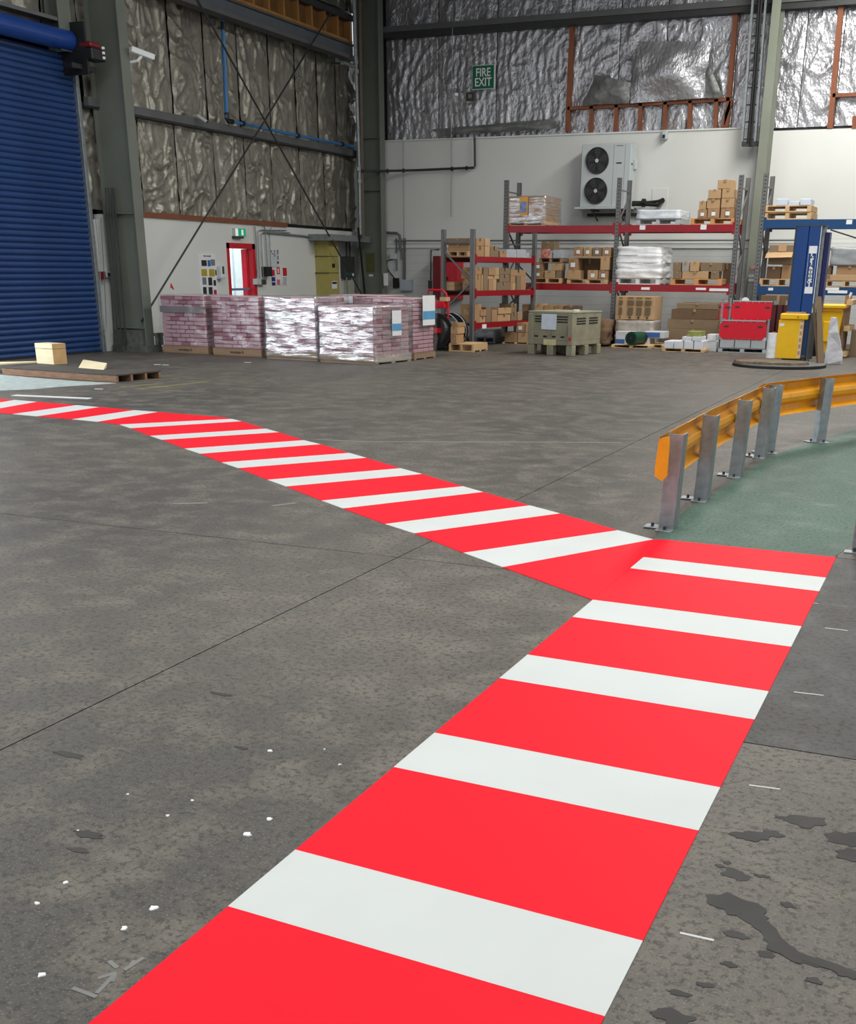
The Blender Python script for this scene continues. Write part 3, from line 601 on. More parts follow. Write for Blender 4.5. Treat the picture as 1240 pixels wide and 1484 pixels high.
# blue air pipe and riser
bp = empty('air_pipe'); tag(bp, 'blue compressed air pipe dropping and running along the left wall girt', 'pipe')
Xp = XL + .22
T('pipe_run', bluepipe, [at_x(321, -20, Xp), at_x(324.5, 80, Xp), at_x(328.5, 171, Xp)], .045, bp); T('pipe_run', bluepipe, [at_x(332, 175, Xp), at_x(420, 194, Xp), at_x(514, 213, Xp)], .032, bp)
T('elbow', black, [at_x(328.4, 163, Xp), at_x(329, 172, Xp), at_x(331, 175.5, Xp), at_x(337, 176.5, Xp)], .055, bp); T('coupling', black, [at_x(323, 32, Xp), at_x(323.8, 45, Xp)], .058, bp)
for x, y in ((352, 179), (431.5, 196.5), (495.5, 209)): T('clip', black, [at_x(x - 1.3, y - .3, Xp), at_x(x + 1.3, y + .3, Xp)], .055, bp)
rp = empty('riser_pipe'); tag(rp, 'bright galvanised riser pipe in the far left corner with side branches', 'pipe')
Xr = XL + .75
T('pipe_run', steel, [at_x(512.3, -20, Xr), at_x(515, 88, Xr)], .05, rp); T('pipe_run', steel, [at_x(515.5, 90, Xr), at_x(520.5, 245, Xr), at_x(522, 340, Xr)], .04, rp)
for x, y in ((515.5, 90), (516.3, 104), (519.5, 245), (520.5, 263)): T('coupling', steel, [at_x(x, y - 3, Xr), at_x(x, y + 3, Xr)], .065, rp)
T('valve', steel, [at_x(513, 96, Xr), at_x(506, 94, Xr), at_x(500, 91, Xr), at_x(492, 91, Xr)], [.05, .055, .04, .035], rp)
T('valve_handle', black, [at_x(492, 92, Xr), at_x(481, 92, Xr), at_x(481, 87, Xr)], .025, rp)
T('post', mat('bronze_pipe', srgb(100, 88, 74), .5), [at_x(520.5, -20, Xr), at_x(525.5, 345, Xr)], .05, rp)
T('branch', darksteel, [at_x(520.5, 246, Xr), at_x(533, 248, Xr + .2), at_y(545, 248, ya2 - .06), at_y(600, 246.8, YB - .15), at_y(687, 243, YB - .15), at_y(688, 241, YB - .15), at_y(687.5, 199, YB - .15)], .03, rp)
for x, y in ((561.5, 247.8), (584.5, 247.2), (655, 244.7), (676, 243.7)): T('clamp', black, [at_y(x - .8, y, YB - .15), at_y(x + .8, y, YB - .15)], .055, rp)
T('black_post', black, [at_x(519, 330, Xr), at_x(529, 432, Xr - .2)], .03, rp)
# roller door
rd = empty('roller_door', (XL, 16.6, 0)); tag(rd, 'blue steel roller shutter door on the left wall', 'door')
Yd0, Yd1 = 16.45, at_x(144, 500, XL).y; zd1 = at_x(112, 82, XL).z
nS = 50; hS = zd1 / nS
bm = bmesh.new(); L_ = (Yd1 - Yd0); prof = [(.0, 0), (.012, hS * .06), (.035, hS * .3), (.042, hS * .55), (.032, hS * .8), (.01, hS * .97), (0, hS), (-.01, hS), (-.01, 0)]
add_prism(bm, prof, lambda x, z: Vector((x, -L_ / 2, z)), lambda x, z: Vector((x, L_ / 2, z)))
slatm = mat('blue_shutter_paint', srgb(40, 68, 116), .3, var=.12, scale=.8, coords='Object', stretch=(1, 1, .2))
s0 = link('slat', bm, slatm, rd, loc=(0, (Yd0 + Yd1) / 2 - 16.6, 0))
for k in range(1, nS): inst('slat', s0.data, rd, (0, (Yd0 + Yd1) / 2 - 16.6, k * hS))
B('bottom_rail', blackm, -.02, .05, Yd0 - 16.6, Yd1 - 16.6, 0, .03, rd)
zr = at_x(60, 48, XL + .3).z
T('drum', mat('blue_drum_paint', srgb(30, 66, 136), .3), [(.24, Yd0 - 16.6, zr), (.24, Yd1 - 16.6 - .25, zr)], .17, rd, n=24)
B('drum_bracket', black, .0, .6, Yd1 - 16.6 - .24, Yd1 - 16.6 - .2, zr - .55, zr + .3, rd)
B('guide_rail', steel, -.05, .1, Yd1 - 16.6, Yd1 - 16.6 + .09, 0, zd1 + .15, rd, .005)
B('headplate', girtm, -.02, .25, Yd0 - 16.6, Yd1 - 16.6 - .25, zr + .28, zr + .34, rd)
pm = at_x(135, 76, XL + .6)
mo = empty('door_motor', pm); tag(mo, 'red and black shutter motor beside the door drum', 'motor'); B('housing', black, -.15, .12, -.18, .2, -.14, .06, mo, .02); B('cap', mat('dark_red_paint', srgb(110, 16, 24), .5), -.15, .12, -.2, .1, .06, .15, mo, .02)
for k in range(3): T('terminal', paper, [(.12, .1, .08 - .08 * k), (.15, .14, .08 - .08 * k)], .025, mo)
B('support_bar', black, -.3, -.1, -.5, .15, -.3, -.22, mo)
ch = empty('hoist_chain'); tag(ch, 'looped hand chain hanging beside the blue door', 'chain'); Xh = XL + .1
T('chain_loop', steel, [at_x(138, 315, Xh), at_x(143, 360, Xh), at_x(146, 420, Xh), at_x(150, 478, Xh), at_x(153.5, 480, Xh), at_x(154, 470, Xh), at_x(151, 400, Xh), at_x(146, 315, Xh)], .008, ch, 5)
o = lbox('door_control', mat('dark_red_paint', (0, 0, 0)), (144.5, 393.5, 153, 405), .1, 'dark red door control box hung by the chain', 'switch box'); lbox('round_switch', acgrey, (153.5, 393.5, 160, 402), .08, parent=o); lbox('knob', black, (157, 395, 160.5, 401), .1, parent=o)
for k, (xa, xb_) in enumerate(((153, 166), (157, 171), (161, 176), (164, 183))):
    conduit(('leftmost', 'second', 'third', 'rightmost')[k] + ' of the four dark conduits down the wall side of the left column', [(xa, 272), ((xa + xb_) / 2 + 1, 390), (xb_, 506)], .016, XL + .28 + .04 * k, darksteel)
# ceiling-level CCTV cameras
def cctv(label, p, aim, s=1, arm=None):
    e = empty('security_camera', p); tag(e, label, 'camera'); a = Vector(aim).normalized()
    bm = bmesh.new(); add_beam(bm, (0, 0, 0), a * .42 * s, .12 * s, .09 * s); rnd(bm, .01); link('housing', bm, white, e)
    T('lens', black, [a * .41 * s, a * .44 * s], .04 * s, e)
    if arm: T('bracket', white, [Vector(q) for q in arm], .025 * s, e)
    return e
cctv('long white security camera on the left column', at_x(189, 71, Xc + .1), (.5, .85, -.22), 1.1, [(-.1, .1, -.2), (.05, .12, -.18), (.15, .2, -.05)])
cctv('small white security camera on the left wall girt', at_x(286, 167, XL + .2), (.8, .1, -.5), .6, [(-.1, 0, 0), (0, 0, .0)])
# ================================================================== BACK WALL FITTINGS
def bbox(name, m, r, d, label=None, cat=None, parent=None, group=None, bev=.004, Y=YB):
    pl = Plane((0, Y - d), 0); u0, u1, z0, z1 = pl.rect(*r)
    if parent is None:
        o = B(name, m, -(u1 - u0) / 2, (u1 - u0) / 2, -d, 0, 0, z1 - z0, None, bev, loc=((u0 + u1) / 2, Y, z0))
        if label: tag(o, label, cat, group)
    else: L = parent.location; o = B(name, m, u0 - L.x, u1 - L.x, Y - d - L.y, Y - L.y, z0 - L.z, z1 - L.z, parent, bev)
    return o
fx = bbox('fire_exit_sign', paper, (683.5, 94, 716.5, 129.5), .06, 'green FIRE EXIT sign hung on the foil of the back wall', 'sign', Y=YB + .03)
u0, u1, z0, z1 = Plane((0, YB - .03), 0).rect(684.5, 95, 715.5, 128.5); B('green_face', greens, u0 - fx.location.x, u1 - fx.location.x, -.066, -.058, z0 - fx.location.z, z1 - fx.location.z, fx)
hh = z1 - z0
text('FIRE', .27, mast_w, fx, standing(0, -.07, hh * .72), sx=.85, bold=.004); text('EXIT', .27, mast_w, fx, standing(0, -.07, hh * .3), sx=.85, bold=.004)
o = bbox('wall_sensor', dgrey, (675, 134, 687, 146), .08, 'small dark sensor plate on the foil under the FIRE EXIT sign', 'sensor'); bbox('sensor_eye', binm, (678, 136.5, 682.5, 142), .1, parent=o)
tag(T('hanging_wire', steel, [at_y(656, -10, YB - .12), at_y(653.5, 200, YB - .12), at_y(653, 314, YB - .12)], .012), 'long thin vertical wire in front of the back wall foil', 'wire')
tag(T('hanging_wire', steel, [at_y(583.5, 200, YB - .12), at_y(585, 345, YB - .12)], .012), 'thin vertical wire on the white wall near the corner column', 'wire')
bl = T('lamp_globe', mat('small_lamp', (1, 1, 1), .2), [at_y(660.5, 135, YB - .2), at_y(660.5, 139, YB - .2)], .06); tag(bl, 'tiny bright globe beside the long wire', 'lamp')
o = bbox('security_camera', acgrey, (958, 188, 966, 202), .16, 'small dome camera on the white back wall below the timber frame', 'camera', bev=.02); bbox('lens', black, (959.5, 195, 963, 200), .18, parent=o)
bbox('access_panel', wallw, (944, 273, 967, 306), .015, 'flush square access panel in the white wall right of the condenser', 'panel')
# condenser (outdoor unit) on bracket
Ya = YB - .62
A = Plane((0, Ya), 0); u0, u1, z0, z1 = A.rect(841.5, 208, 912.5, 299.5)
ac = empty('air_conditioner', ((u0 + u1) / 2, Ya, z0)); tag(ac, 'pale grey twin fan outdoor condenser on the back wall', 'air conditioner')
w, h = u1 - u0, z1 - z0; B('casing', acgrey, -w / 2, w / 2, 0, .5, 0, h, ac, .012)
B('panel_seam', dgrey, w * .155, w * .158, -.003, 0, .02, h - .02, ac); B('panel_seam', dgrey, w * .38, w * .383, -.003, 0, .02, h - .02, ac)
fm = mat('fan_dark', srgb(48, 50, 49), .45)
for k in (0, 1):
    cz_ = h * (.735 - .48 * k); cx_ = -w * .175; R_ = w * .235
    bm = bmesh.new(); add_tube(bm, [(cx_, -.012, cz_), (cx_, .0, cz_)], R_, 36); link('fan_opening', bm, black, ac)
    bm = bmesh.new()
    for q in range(5):
        a0 = q * 2 * pi / 5 + .4 * k
        pts = [(.05, 0), (R_ * .5, -.02), (R_ * .9, .0), (R_ * .92, R_ * .35), (R_ * .6, R_ * .5), (.06, .05)]
        add_prism(bm, [(x * cos(a0) - z * sin(a0), x * sin(a0) + z * cos(a0)) for x, z in pts], lambda x, z: Vector((cx_ + x, -.022, cz_ + z)), lambda x, z: Vector((cx_ + x, -.014, cz_ + z)))
    link('fan_blades', bm, fm, ac)
    bm = bmesh.new()
    for q in range(8):
        a0 = q * pi / 4 + .2; add_tube(bm, [(cx_, -.035, cz_), (cx_ + cos(a0) * R_, -.03, cz_ + sin(a0) * R_)], .0035, 4)
    for rr in (.35, .55, .75, .98):
        pts = [(cx_ + cos(t) * R_ * rr, -.034, cz_ + sin(t) * R_ * rr) for t in [2 * pi * i / 28 for i in range(29)]]; add_tube(bm, pts, .004 if rr < .9 else .012, 4, False)
    link('fan_guard', bm, dgrey, ac); T('hub', acgrey, [(cx_, -.05, cz_), (cx_, -.03, cz_)], .045, ac, 14)
B('badge', black, w * .21, w * .32, -.004, 0, h * .68, h * .7, ac); B('maker_strip', pc[3], w * .2, w * .34, -.004, 0, h * .955, h * .968, ac)
B('service_cover', acgrey, w / 2, w / 2 + .06, .28, .46, h * .6, h * .75, ac, .01); B('latch', black, w / 2, w / 2 + .01, .08, .16, h * .66, h * .69, ac)
br = empty('condenser_bracket', ((u0 + u1) / 2, Ya, z0)); tag(br, 'steel wall bracket carrying the twin fan condenser', 'bracket')
B('shelf_plate', acgrey, -w / 2 - .12, w / 2 + .06, -.06, .6, -.05, 0, br); B('lower_rail', darksteel, -w / 2 + .05, w / 2 + .25, .5, .6, -.2, -.13, br)
for x in (-w * .25, w * .3): 
    B('bracket_arm', darksteel, x - .02, x + .02, 0, .6, -.09, -.05, br); bm = bmesh.new(); add_beam(bm, (x, .1, -.08), (x, .58, -.3), .03, .03); link('bracket_strut', bm, darksteel, br)
Q = lambda x, y, Y=YB - .25: at_y(x, y, Y) - Vector(ac.location)
T('insulated_pipe', blackm, [Q(914, 296), Q(935, 295.5), Q(953, 297), Q(960, 289.5), Q(960.5, 291, YB + .02)], .05, ac); T('insulated_pipe', blackm, [Q(914, 293), Q(940, 293), Q(953, 291.5), Q(960, 289)], .03, ac); T('pipe_clip', black, [Q(930, 294), Q(935, 294)], .1, ac)
T('cable', dgrey, [Q(905, 300), Q(920, 302), Q(926, 308)], .015, ac)
# services behind the corner
hp = empty('wall_pipes'); tag(hp, 'pair of dark pipes running level along the back wall behind the racks', 'pipe')
pz1, pz2 = at_y(620, 349, YB - .14).z, at_y(620, 354, YB - .14).z
T('pipe_run', girtm, [(-15.1, YB - .14, pz1), (-4.2, YB - .14, pz1)], .018, hp)
B('wall_ledge', wallw, XL, 10, YB - .1, YB - .001, pz2 - .09, pz2 - .03, wb)
o = bbox('distribution_box', mat('blue_grey_box', srgb(176, 186, 196), .5), (579.5, 405.5, 595.5, 421.5), .2, 'pale blue grey distribution box near the corner column', 'cabinet'); bbox('door_panel', mat('blue_grey_box', (0, 0, 0)), (581, 407, 594, 420), .21, parent=o)
for k, (x, yb3) in enumerate(((584.5, 405), (587, 405), (575, 392), (581.5, 352))):
    tag(T('conduit', girtm, [at_y(x + (0 if k < 2 else -1), 345, YB - .1), at_y(x, yb3 if k < 3 else 376, YB - .1)], .02), ('left', 'right', 'outer left', 'short upper')[k] + ' steel conduit above the pale blue grey distribution box', 'conduit')
tag(T('conduit', girtm, [at_y(556, 337, YB - .14), at_y(575, 338, YB - .14), at_y(579, 341, YB - .14), at_y(579.5, 362, YB - .14)], .035), 'thick bent conduit at the corner column above the junction box', 'conduit')
bbox('junction_box', acgrey, (565, 367.5, 574, 375.5), .15, 'small pale junction box left of the distribution box', 'cabinet')
o = bbox('wall_telephone', black, (569, 403, 576.5, 417), .15, 'black wall device with coiled lead left of the distribution box', 'phone'); T('cord', black, [Vector((0, -.1, .2)), Vector((-.25, -.08, .45)), Vector((-.3, -.08, .7)), Vector((-.1, -.08, .75))], .015, o)
bbox('small_red_box', mat('dark_red_paint', (0, 0, 0)), (570.5, 430.5, 581.5, 436), .1, 'small dark red box low on the back wall behind the wrapped pallets', 'box')
bbox('wall_switch', dgrey, (620, 406.5, 624.5, 418), .12, 'dark wall switch left of the red hose cabinet', 'switch box')
tag(T('conduit', dgrey, [at_y(636, 361.5, YB - .08), at_y(624.5, 362, YB - .08), at_y(623.8, 406, YB - .08)], .018), 'thin dark conduit down to the wall switch beside the red cabinet', 'conduit')
bbox('white_box', paper, (555.5, 396, 561, 414), .05, 'narrow white switch plate on the corner column', 'switch box', Y=ya2)
rc = bbox('hose_cabinet', redp, (637, 371, 662, 434), .5, 'red fire hose cabinet behind the end rack', 'cabinet'); bbox('door_leaf', mat('dark_red_paint', (0, 0, 0)), (627, 371, 637, 434), .52, parent=rc); bbox('notice', paper, (641, 379.5, 646, 399), .52, parent=rc); bbox('plate', black, (641, 401, 648, 406.5), .53, parent=rc)  # shade on the cabinet's side is put into the dark red strip
for k in range(3): bbox('notice_stripe', redp, (641.5, 381 + k * 6, 645, 384 + k * 6), .525, parent=rc, bev=0)
# ================================================================== RACKS
def rack(label, pl, w_list, depth, height, levels, beamm, name='pallet_rack', beams_h=.12, front_slots=True, skip_left=False):
    e = empty(name, pl.P(0, 0), pl.a); tag(e, label, 'rack')
    us_ = [0]
    for q in w_list: us_.append(us_[-1] + q)
    for i, u in enumerate(us_):
        if skip_left and i == 0: pass
        for v in (0, depth - .08):
            bm = bmesh.new(); t = .006; a = .05
            add_box(bm, u - a, u + a, v, v + t, 0, height); add_box(bm, u - a, u - a + t, v, v + .08, 0, height); add_box(bm, u + a - t, u + a, v, v + .08, 0, height)
            up = link('upright', bm, uprm, e)
            if v == 0 and front_slots:
                bm = bmesh.new()
                for k in range(int(height / .075)): add_box(bm, u - .018, u + .018, v - .003, v, .05 + k * .075, .068 + k * .075)
                link('slots', bm, blackm, up)
            B('foot_plate', uprm, u - .07, u + .07, v - .02, v + .1, 0, .008, e)
        zz = .15; k = 0
        while zz < height - .45:
            bm = bmesh.new(); a_, b_ = (.04, depth - .04) if k % 2 == 0 else (depth - .04, .04)
            add_beam(bm, (u, a_, zz), (u, b_, min(zz + .62, height - .1)), .03, .03); link('brace', bm, uprm, e); zz += .62; k += 1
        bm = bmesh.new(); add_beam(bm, (u, .04, height - .25), (u, depth - .04, height - .25), .03, .03); link('brace', bm, uprm, e)
    for i in range(len(w_list)):
        for z in levels:
            for v0, v1 in ((-.005, .045), (depth - .045, depth + .005)):
                bm = bmesh.new(); add_box(bm, us_[i] + .05, us_[i + 1] - .05, v0, v1, z - beams_h, z); add_box(bm, us_[i] + .04, us_[i] + .1, v0 - .006, v1, z - beams_h - .05, z + .05); add_box(bm, us_[i + 1] - .1, us_[i + 1] - .04, v0 - .006, v1, z - beams_h - .05, z + .05)
                link('beam', bm, beamm, e)
    return e
YM = 27.7
MP = Plane((0, YM), 0)                     # main rack front plane
xm0 = MP.at(732.5, 300)[0]; xm1 = MP.at(893.5, 330)[0]; xm2 = MP.at(1070, 300)[0]
zt1 = MP.at(900, 326.3)[1]; zt2 = MP.at(900, 412)[1]; zh = MP.at(733, 261)[1]
print('rack', xm0, xm1, xm2, zt1, zt2, zh)
mr = rack('tall red beamed pallet rack of two bays under the condenser', Plane((xm0, YM), 0), [xm1 - xm0, xm2 - xm1], .95, zh, [zt2, zt1], redbeam, beams_h=.15)
def tagp(r, parent, pl=MP, m=paper, d=.012, name='shelf_label'):
    u0, u1, z0, z1 = pl.rect(*r); L = parent.location; q = Matrix.Rotation(-pl.a, 4, 'Z') @ (pl.P(u0, z0) - Vector((L.x, L.y, 0)))
    return B(name, m, q.x, q.x + u1 - u0, q.y - d, q.y - .006, z0, z1, parent)
for r in ((926.8, 326.5, 935, 333), (1015, 325.5, 1023.5, 332.7), (929, 416.3, 941.3, 420), (1008, 417, 1022.7, 420.3), (1027.6, 418, 1055, 422)): tagp(r, mr)
Bx0 = MP.at(1105.5, 300)[0]
zb1 = MP.at(1170, 318)[1]; zb2_ = MP.at(1130, 415)[1]; zbh = MP.at(1111, 251)[1]
br_ = rack('blue beamed pallet rack at the right edge behind the mast', Plane((Bx0, YM), 0), [2.8], .95, zbh, [zb2_, zb1], bluebeam, beams_h=.17)
for r in ((1226, 318.5, 1234.5, 325), (1113, 417, 1120, 421)): tagp(r, br_)
for r, s in (((1192.5, 416.5, 1215.5, 420.5), ''), ((1199, 420.8, 1227.5, 425), '')): tagp(r, br_)
# end-on rack at the left
P0 = at_z(685.5, 504.5); END = Plane((P0.x, P0.y), -10); SIDE = Plane((P0.x, P0.y), 80)
zs1, zs2, zs3 = SIDE.at(730, 373)[1], SIDE.at(730, 421)[1], SIDE.at(715, 467)[1]
lr = rack('low red beamed rack standing end on beside the hose reel', SIDE, [2.7], .84, END.at(686, 332)[1], [zs3, zs2, zs1], redbeam, beams_h=.11, front_slots=False)
tagp((698, 470, 704, 476), lr, SIDE)
B('shelf_board', card3, .0, 2.7, .03, .8, zs1 - .02, zs1 - .001, lr); B('shelf_board', blackm, .0, 2.7, .03, .8, zs2 - .02, zs2 - .001, lr); B('shelf_board', blackm, .0, 2.7, .03, .8, zs3 - .02, zs3 - .001, lr)
def ledge(key, z, a=-99, b=99): SUP.append((key, a, b, z))
ledge('s1', zs1); ledge('s2', zs2); ledge('s3', zs3); ledge('e1', zs1); ledge('e2', zs2); ledge('e3', zs3)
SI = SIDE.off(.05); EN = END.off(.06)
# top shelf of the end rack
pp = pallet(EN, (648, 364, 678, 371), 'small pale pallet on the top shelf of the end rack', 'e1', .8, wood)
carton(EN, (648, 354.5, 679, 363), 'lower wide carton on the small pallet of the end rack', 'e1', .7, card); carton(EN, (646, 345, 680, 354), 'upper wide carton, topmost at the near end of the end rack', 'e1', .72, card4)
NT = 0
def row(pl, key, lst, where, mset=(card, card2, card4), depth=.35, group=None, cat='carton'):
    for i, r in enumerate(lst):
        m = mset[i % len(mset)]; w, h = r[2] - r[0], r[3] - r[1]
        shape = 'narrow upright' if h > w * 1.5 else ('flat' if w > h * 1.9 else 'squarish')
        ordn = ['first', 'second', 'third', 'fourth', 'fifth', 'sixth', 'seventh', 'eighth', 'ninth', 'tenth', 'eleventh', 'twelfth', 'thirteenth', 'fourteenth', 'fifteenth', 'sixteenth', 'seventeenth', 'eighteenth', 'nineteenth', 'twentieth'][i]
        carton(pl, r[:4], f'{shape} brown carton, {ordn} from left {where}', key, r[4] if len(r) > 4 else depth, m, group=group, lab=len(r) > 5, tape=w > 8)
row(SI, 's1', [(691, 356.5, 703, 371.5), (703.5, 356.5, 711, 372), (711.5, 357, 724, 372.5), (725, 364, 735.5, 373)], 'on the end rack top shelf', group='cartons on the top shelf of the end rack')
row(SI, 's1', [(691, 345.5, 703, 356), (703.3, 345.5, 711, 356)], 'in the upper layer, end rack top shelf', group='cartons on the top shelf of the end rack')
u0, u1, z0, z1 = SI.rect(696.5, 357.5, 700, 364); B('yellow_sticker', mat('fluoro_yellow', srgb(225, 235, 20), .5), *(0, .001, 0, .001, 0, .001)) if False else None
gp_ = [(734.5, 361.5, 749, 373.5), (749.3, 361.5, 762.7, 374), (763, 366, 768, 374)]
wm = mat('grey_wrapped_paper', srgb(176, 180, 186), .4, var=.1, scale=8)
for i, r in enumerate(gp_): carton(SI, r, ('left', 'middle', 'right')[i] + ' grey wrapped paper bundle at the far end of the end rack top shelf', 's1', .4, wm, tape=False, name='paper_bundle', cat='bundle')
# middle shelf of the end rack
row(EN, 'e2', [(641, 414, 658, 419.8), (672, 412, 684, 420.5)], 'at the near end, end rack middle shelf', depth=.4, mset=(card2, card))
row(EN, 'e2', [(641, 408.5, 658, 413.8), (672, 404, 684, 411.8)], 'in layer two, near end, end rack middle shelf', depth=.4, mset=(card2, card))
row(EN, 'e2', [(667.5, 393, 684, 403.5)], 'in layer three, near end, end rack middle shelf', depth=.4)
row(EN, 'e2', [(675, 387.5, 684.5, 392.8)], 'topmost, near end, end rack middle shelf', depth=.4, mset=(card4,))
row(SI, 's2', [(689, 398, 697.5, 420.8), (697.8, 398, 700, 420.8), (700.3, 388, 707.3, 420.8), (708, 404.5, 715, 420.8), (715.3, 404.5, 720.6, 420.8), (721, 409, 740, 420.8), (740.4, 410, 743, 420.8), (743.2, 410, 748.2, 420.8), (748.6, 400, 755, 420.8), (755.4, 400, 763, 420.8)], 'standing on the end rack middle shelf', group='cartons on the middle shelf of the end rack')
row(SI, 's2', [(689, 387.5, 699, 397.8), (708, 399, 724.5, 404.3), (725, 397.8, 740, 408.8), (741, 400, 748.2, 409.8)], 'in layer two on the end rack middle shelf', group='cartons on the middle shelf of the end rack')
row(SI, 's2', [(708, 388, 718.6, 398.8), (719, 388, 724.8, 398.8), (725, 388.5, 741, 397.5), (741.4, 391, 763.5, 399.8)], 'in the top layer, end rack middle shelf', group='cartons on the middle shelf of the end rack')
# bottom shelf of the end rack
row(EN, 'e3', [(671, 457, 683.5, 468.5)], 'at the near end, end rack bottom shelf', depth=.4)
row(EN, 'e3', [(671, 448, 683.5, 456.8)], 'in layer two, near end, end rack bottom shelf', depth=.4, mset=(card2,))
row(EN, 'e3', [(672, 441, 684, 447.8)], 'topmost, near end, end rack bottom shelf', depth=.4)
row(SI, 's3', [(686, 441, 695.4, 470), (696, 458, 705, 469.5), (705.5, 445, 713, 469), (713.5, 449, 721.5, 468.3), (722, 455, 741, 467.5), (741.5, 453, 750, 466), (750.4, 452, 756.5, 466)], 'standing on the end rack bottom shelf', group='cartons on the bottom shelf of the end rack')
row(SI, 's3', [(696, 448.5, 705, 457.8), (722, 446, 741, 454.8), (741.5, 440, 750, 452.8)], 'in the upper layer, end rack bottom shelf', group='cartons on the bottom shelf of the end rack')
# floor under / beside the end rack
FP = Plane((at_z(668, 510).x, at_z(668, 510).y), 0)
pallet(FP, (650, 498, 686, 509.8), 'pale pallet on the floor between the hose reel and the end rack', 'f1', .8, wood, zb=0)
row(FP, 'f1', [(652, 484, 661.5, 497.5)], 'on the pale pallet behind the hose reel', depth=.4); row(FP, 'f1', [(652, 474, 663, 484)], 'in layer two on the pallet behind the reel', depth=.4, mset=(card2,)); row(FP, 'f1', [(653, 468, 663.5, 474)], 'topmost on the pallet behind the hose reel', depth=.4)
silver = mat('silver_wrapped_load', srgb(225, 227, 232), .25, metal=0, var=.2, bump=.8, bscale=5, dist=.05)
def bundle(pl, r, label, depth, m, key=None, zb=None, pm=None, hp=.12, name='wrapped_bundle', cat='bundle', rowsn=1, n=8, amp=.02, dv=0):
    u0, u1, z0, z1 = place(pl, r, key, depth, zb); w, h = u1 - u0, z1 - z0
    e = empty(name, pl.P((u0 + u1) / 2, z0, dv), pl.a); tag(e, label, cat); hp = hp if pm else 0
    if pm: 
        q = empty('pallet', (0, 0, 0)); q.parent = e; pallet_parts(q, w, depth, hp, pm)
    hh = (h - hp) / rowsn
    for k in range(rowsn):
        wrapping(e, w * (.97 - .02 * (k % 2)), depth * .97, hh * .97, hp + k * hh, 'wrapped_layer' if rowsn > 1 else 'wrapped_load', amp, m, n)
    return e
R1 = Plane((0, 27.3), 0)
R2 = Plane((0, 26.6), 0)
bundle(R2, (664, 476, 684, 495), 'left silver wrapped low load on the floor under the end rack', .8, silver, zb=0, pm=grayplastic)
bundle(R2, (688, 478, 717, 496.5), 'right silver wrapped low load on the floor under the end rack', .8, silver, zb=0, pm=grayplastic)
# ---- hose / strapping reel trolley
pr = at_z(640, 508); rl = empty('reel_trolley', (pr.x, pr.y, 0)); tag(rl, 'red framed trolley with a big dark strapping reel beside the end rack', 'trolley')
RP = Plane((pr.x, pr.y), 0); sc = RP.at(641, 500)[0] - RP.at(640, 500)[0]
R_ = .36; zc2 = .4
bm = bmesh.new(); add_tube(bm, [(-.1, -.06, zc2), (-.1, .0, zc2)], R_, 28); add_tube(bm, [(.1, .32, zc2), (.1, .38, zc2)], R_, 28); link('reel_side', bm, black, rl)
T('reel_core', dgrey, [(-.1, 0, zc2), (.1, .34, zc2)], R_ * .78, rl, 24)
bm = bmesh.new(); add_tube(bm, [(-.02 + cos(t) * R_, .14, zc2 + sin(t) * R_) for t in [-1.2 + 2.6 * i / 14 for i in range(15)]], .012, 6); add_tube(bm, [(.08 + cos(t) * R_, .3, zc2 + sin(t) * R_) for t in [-1.2 + 2.6 * i / 14 for i in range(15)]], .012, 6); link('steel_rim', bm, steel, rl)
T('handle', redp, [(-.38, .1, 1.02), (-.36, .1, 1.2), (-.3, .1, 1.22), (-.02, .1, 1.22), (.06, .1, 1.15), (.1, .1, .95), (.1, .1, .1)], .022, rl)
T('frame_leg', redp, [(-.38, .1, 1.02), (-.36, .1, .1)], .02, rl)
B('tool_tray', redc, -.34, .06, 0, .22, .86, 1.0, rl, .01); B('frame_plate', redc, -.3, .02, -.08, -.06, .36, .46, rl); B('strap_box', wood, -.05, .1, .0, .2, 1.0, 1.08, rl); B('base_plate', black, -.36, .16, -.02, .36, 0, .05, rl)
# ---- main rack contents: top beam level
ledge('t', zt1); ledge('m', zt2)
MI = MP.off(.02)
def load_cartons(label, pl, r, depth, key, nc, nr, m, wrapm=None, pm=wood, zb=None, hp=.11, n=12, dv=0):
    u0, u1, z0, z1 = place(pl, r, key, depth, zb); w, h = u1 - u0, z1 - z0
    e = empty('pallet_load', pl.P((u0 + u1) / 2, z0, dv), pl.a); tag(e, label, 'pallet load')
    q = empty('pallet', (0, 0, 0)); q.parent = e; pallet_parts(q, w, depth, hp, pm)
    cw, chh, cdp = w / nc, (h - hp) / nr, depth / 3
    bm = bmesh.new(); add_box(bm, -cw / 2 + .004, cw / 2 - .004, 0, cdp - .006, 0, chh - .005); rnd(bm, .005); bmesh.ops.recalc_face_normals(bm, faces=bm.faces[:])
    me = bpy.data.meshes.new('carton'); bm.to_mesh(me); bm.free(); me.materials.append(m)
    for k in range(nr):
        for i in range(nc):
            for j in range(3): inst('carton', me, e, (-w / 2 + cw * (i + .5), j * cdp, hp + k * chh))
    if wrapm: wrapping(e, w + .02, depth + .02, h - .02, .02, n=n)
    return e, w, h
e, w, h = load_cartons('film wrapped brown cartons with a colourful label, top left of the red rack', MI, (735, 284, 789, 326), 1.15, 't', 2, 4, card, 1)
B('label_sheet', mat('label_orange', srgb(226, 160, 70), .6), -.14, .06, -.06, -.045, h - .42, h - .02, e); B('label_picture', mat('label_blue', srgb(120, 140, 180), .6, var=.5, scale=12), -.12, .04, -.066, -.06, h - .36, h - .12, e)
bundle(MI, (922.5, 304.5, 984, 326), 'clear wrapped white paper sheets, flat load on the top beam', 1.1, mat('wrapped_white_sheet', srgb(215, 222, 228), .3, var=.08, bump=.5, bscale=7, dist=.04), 't', pm=grayplastic, hp=.13, n=10)
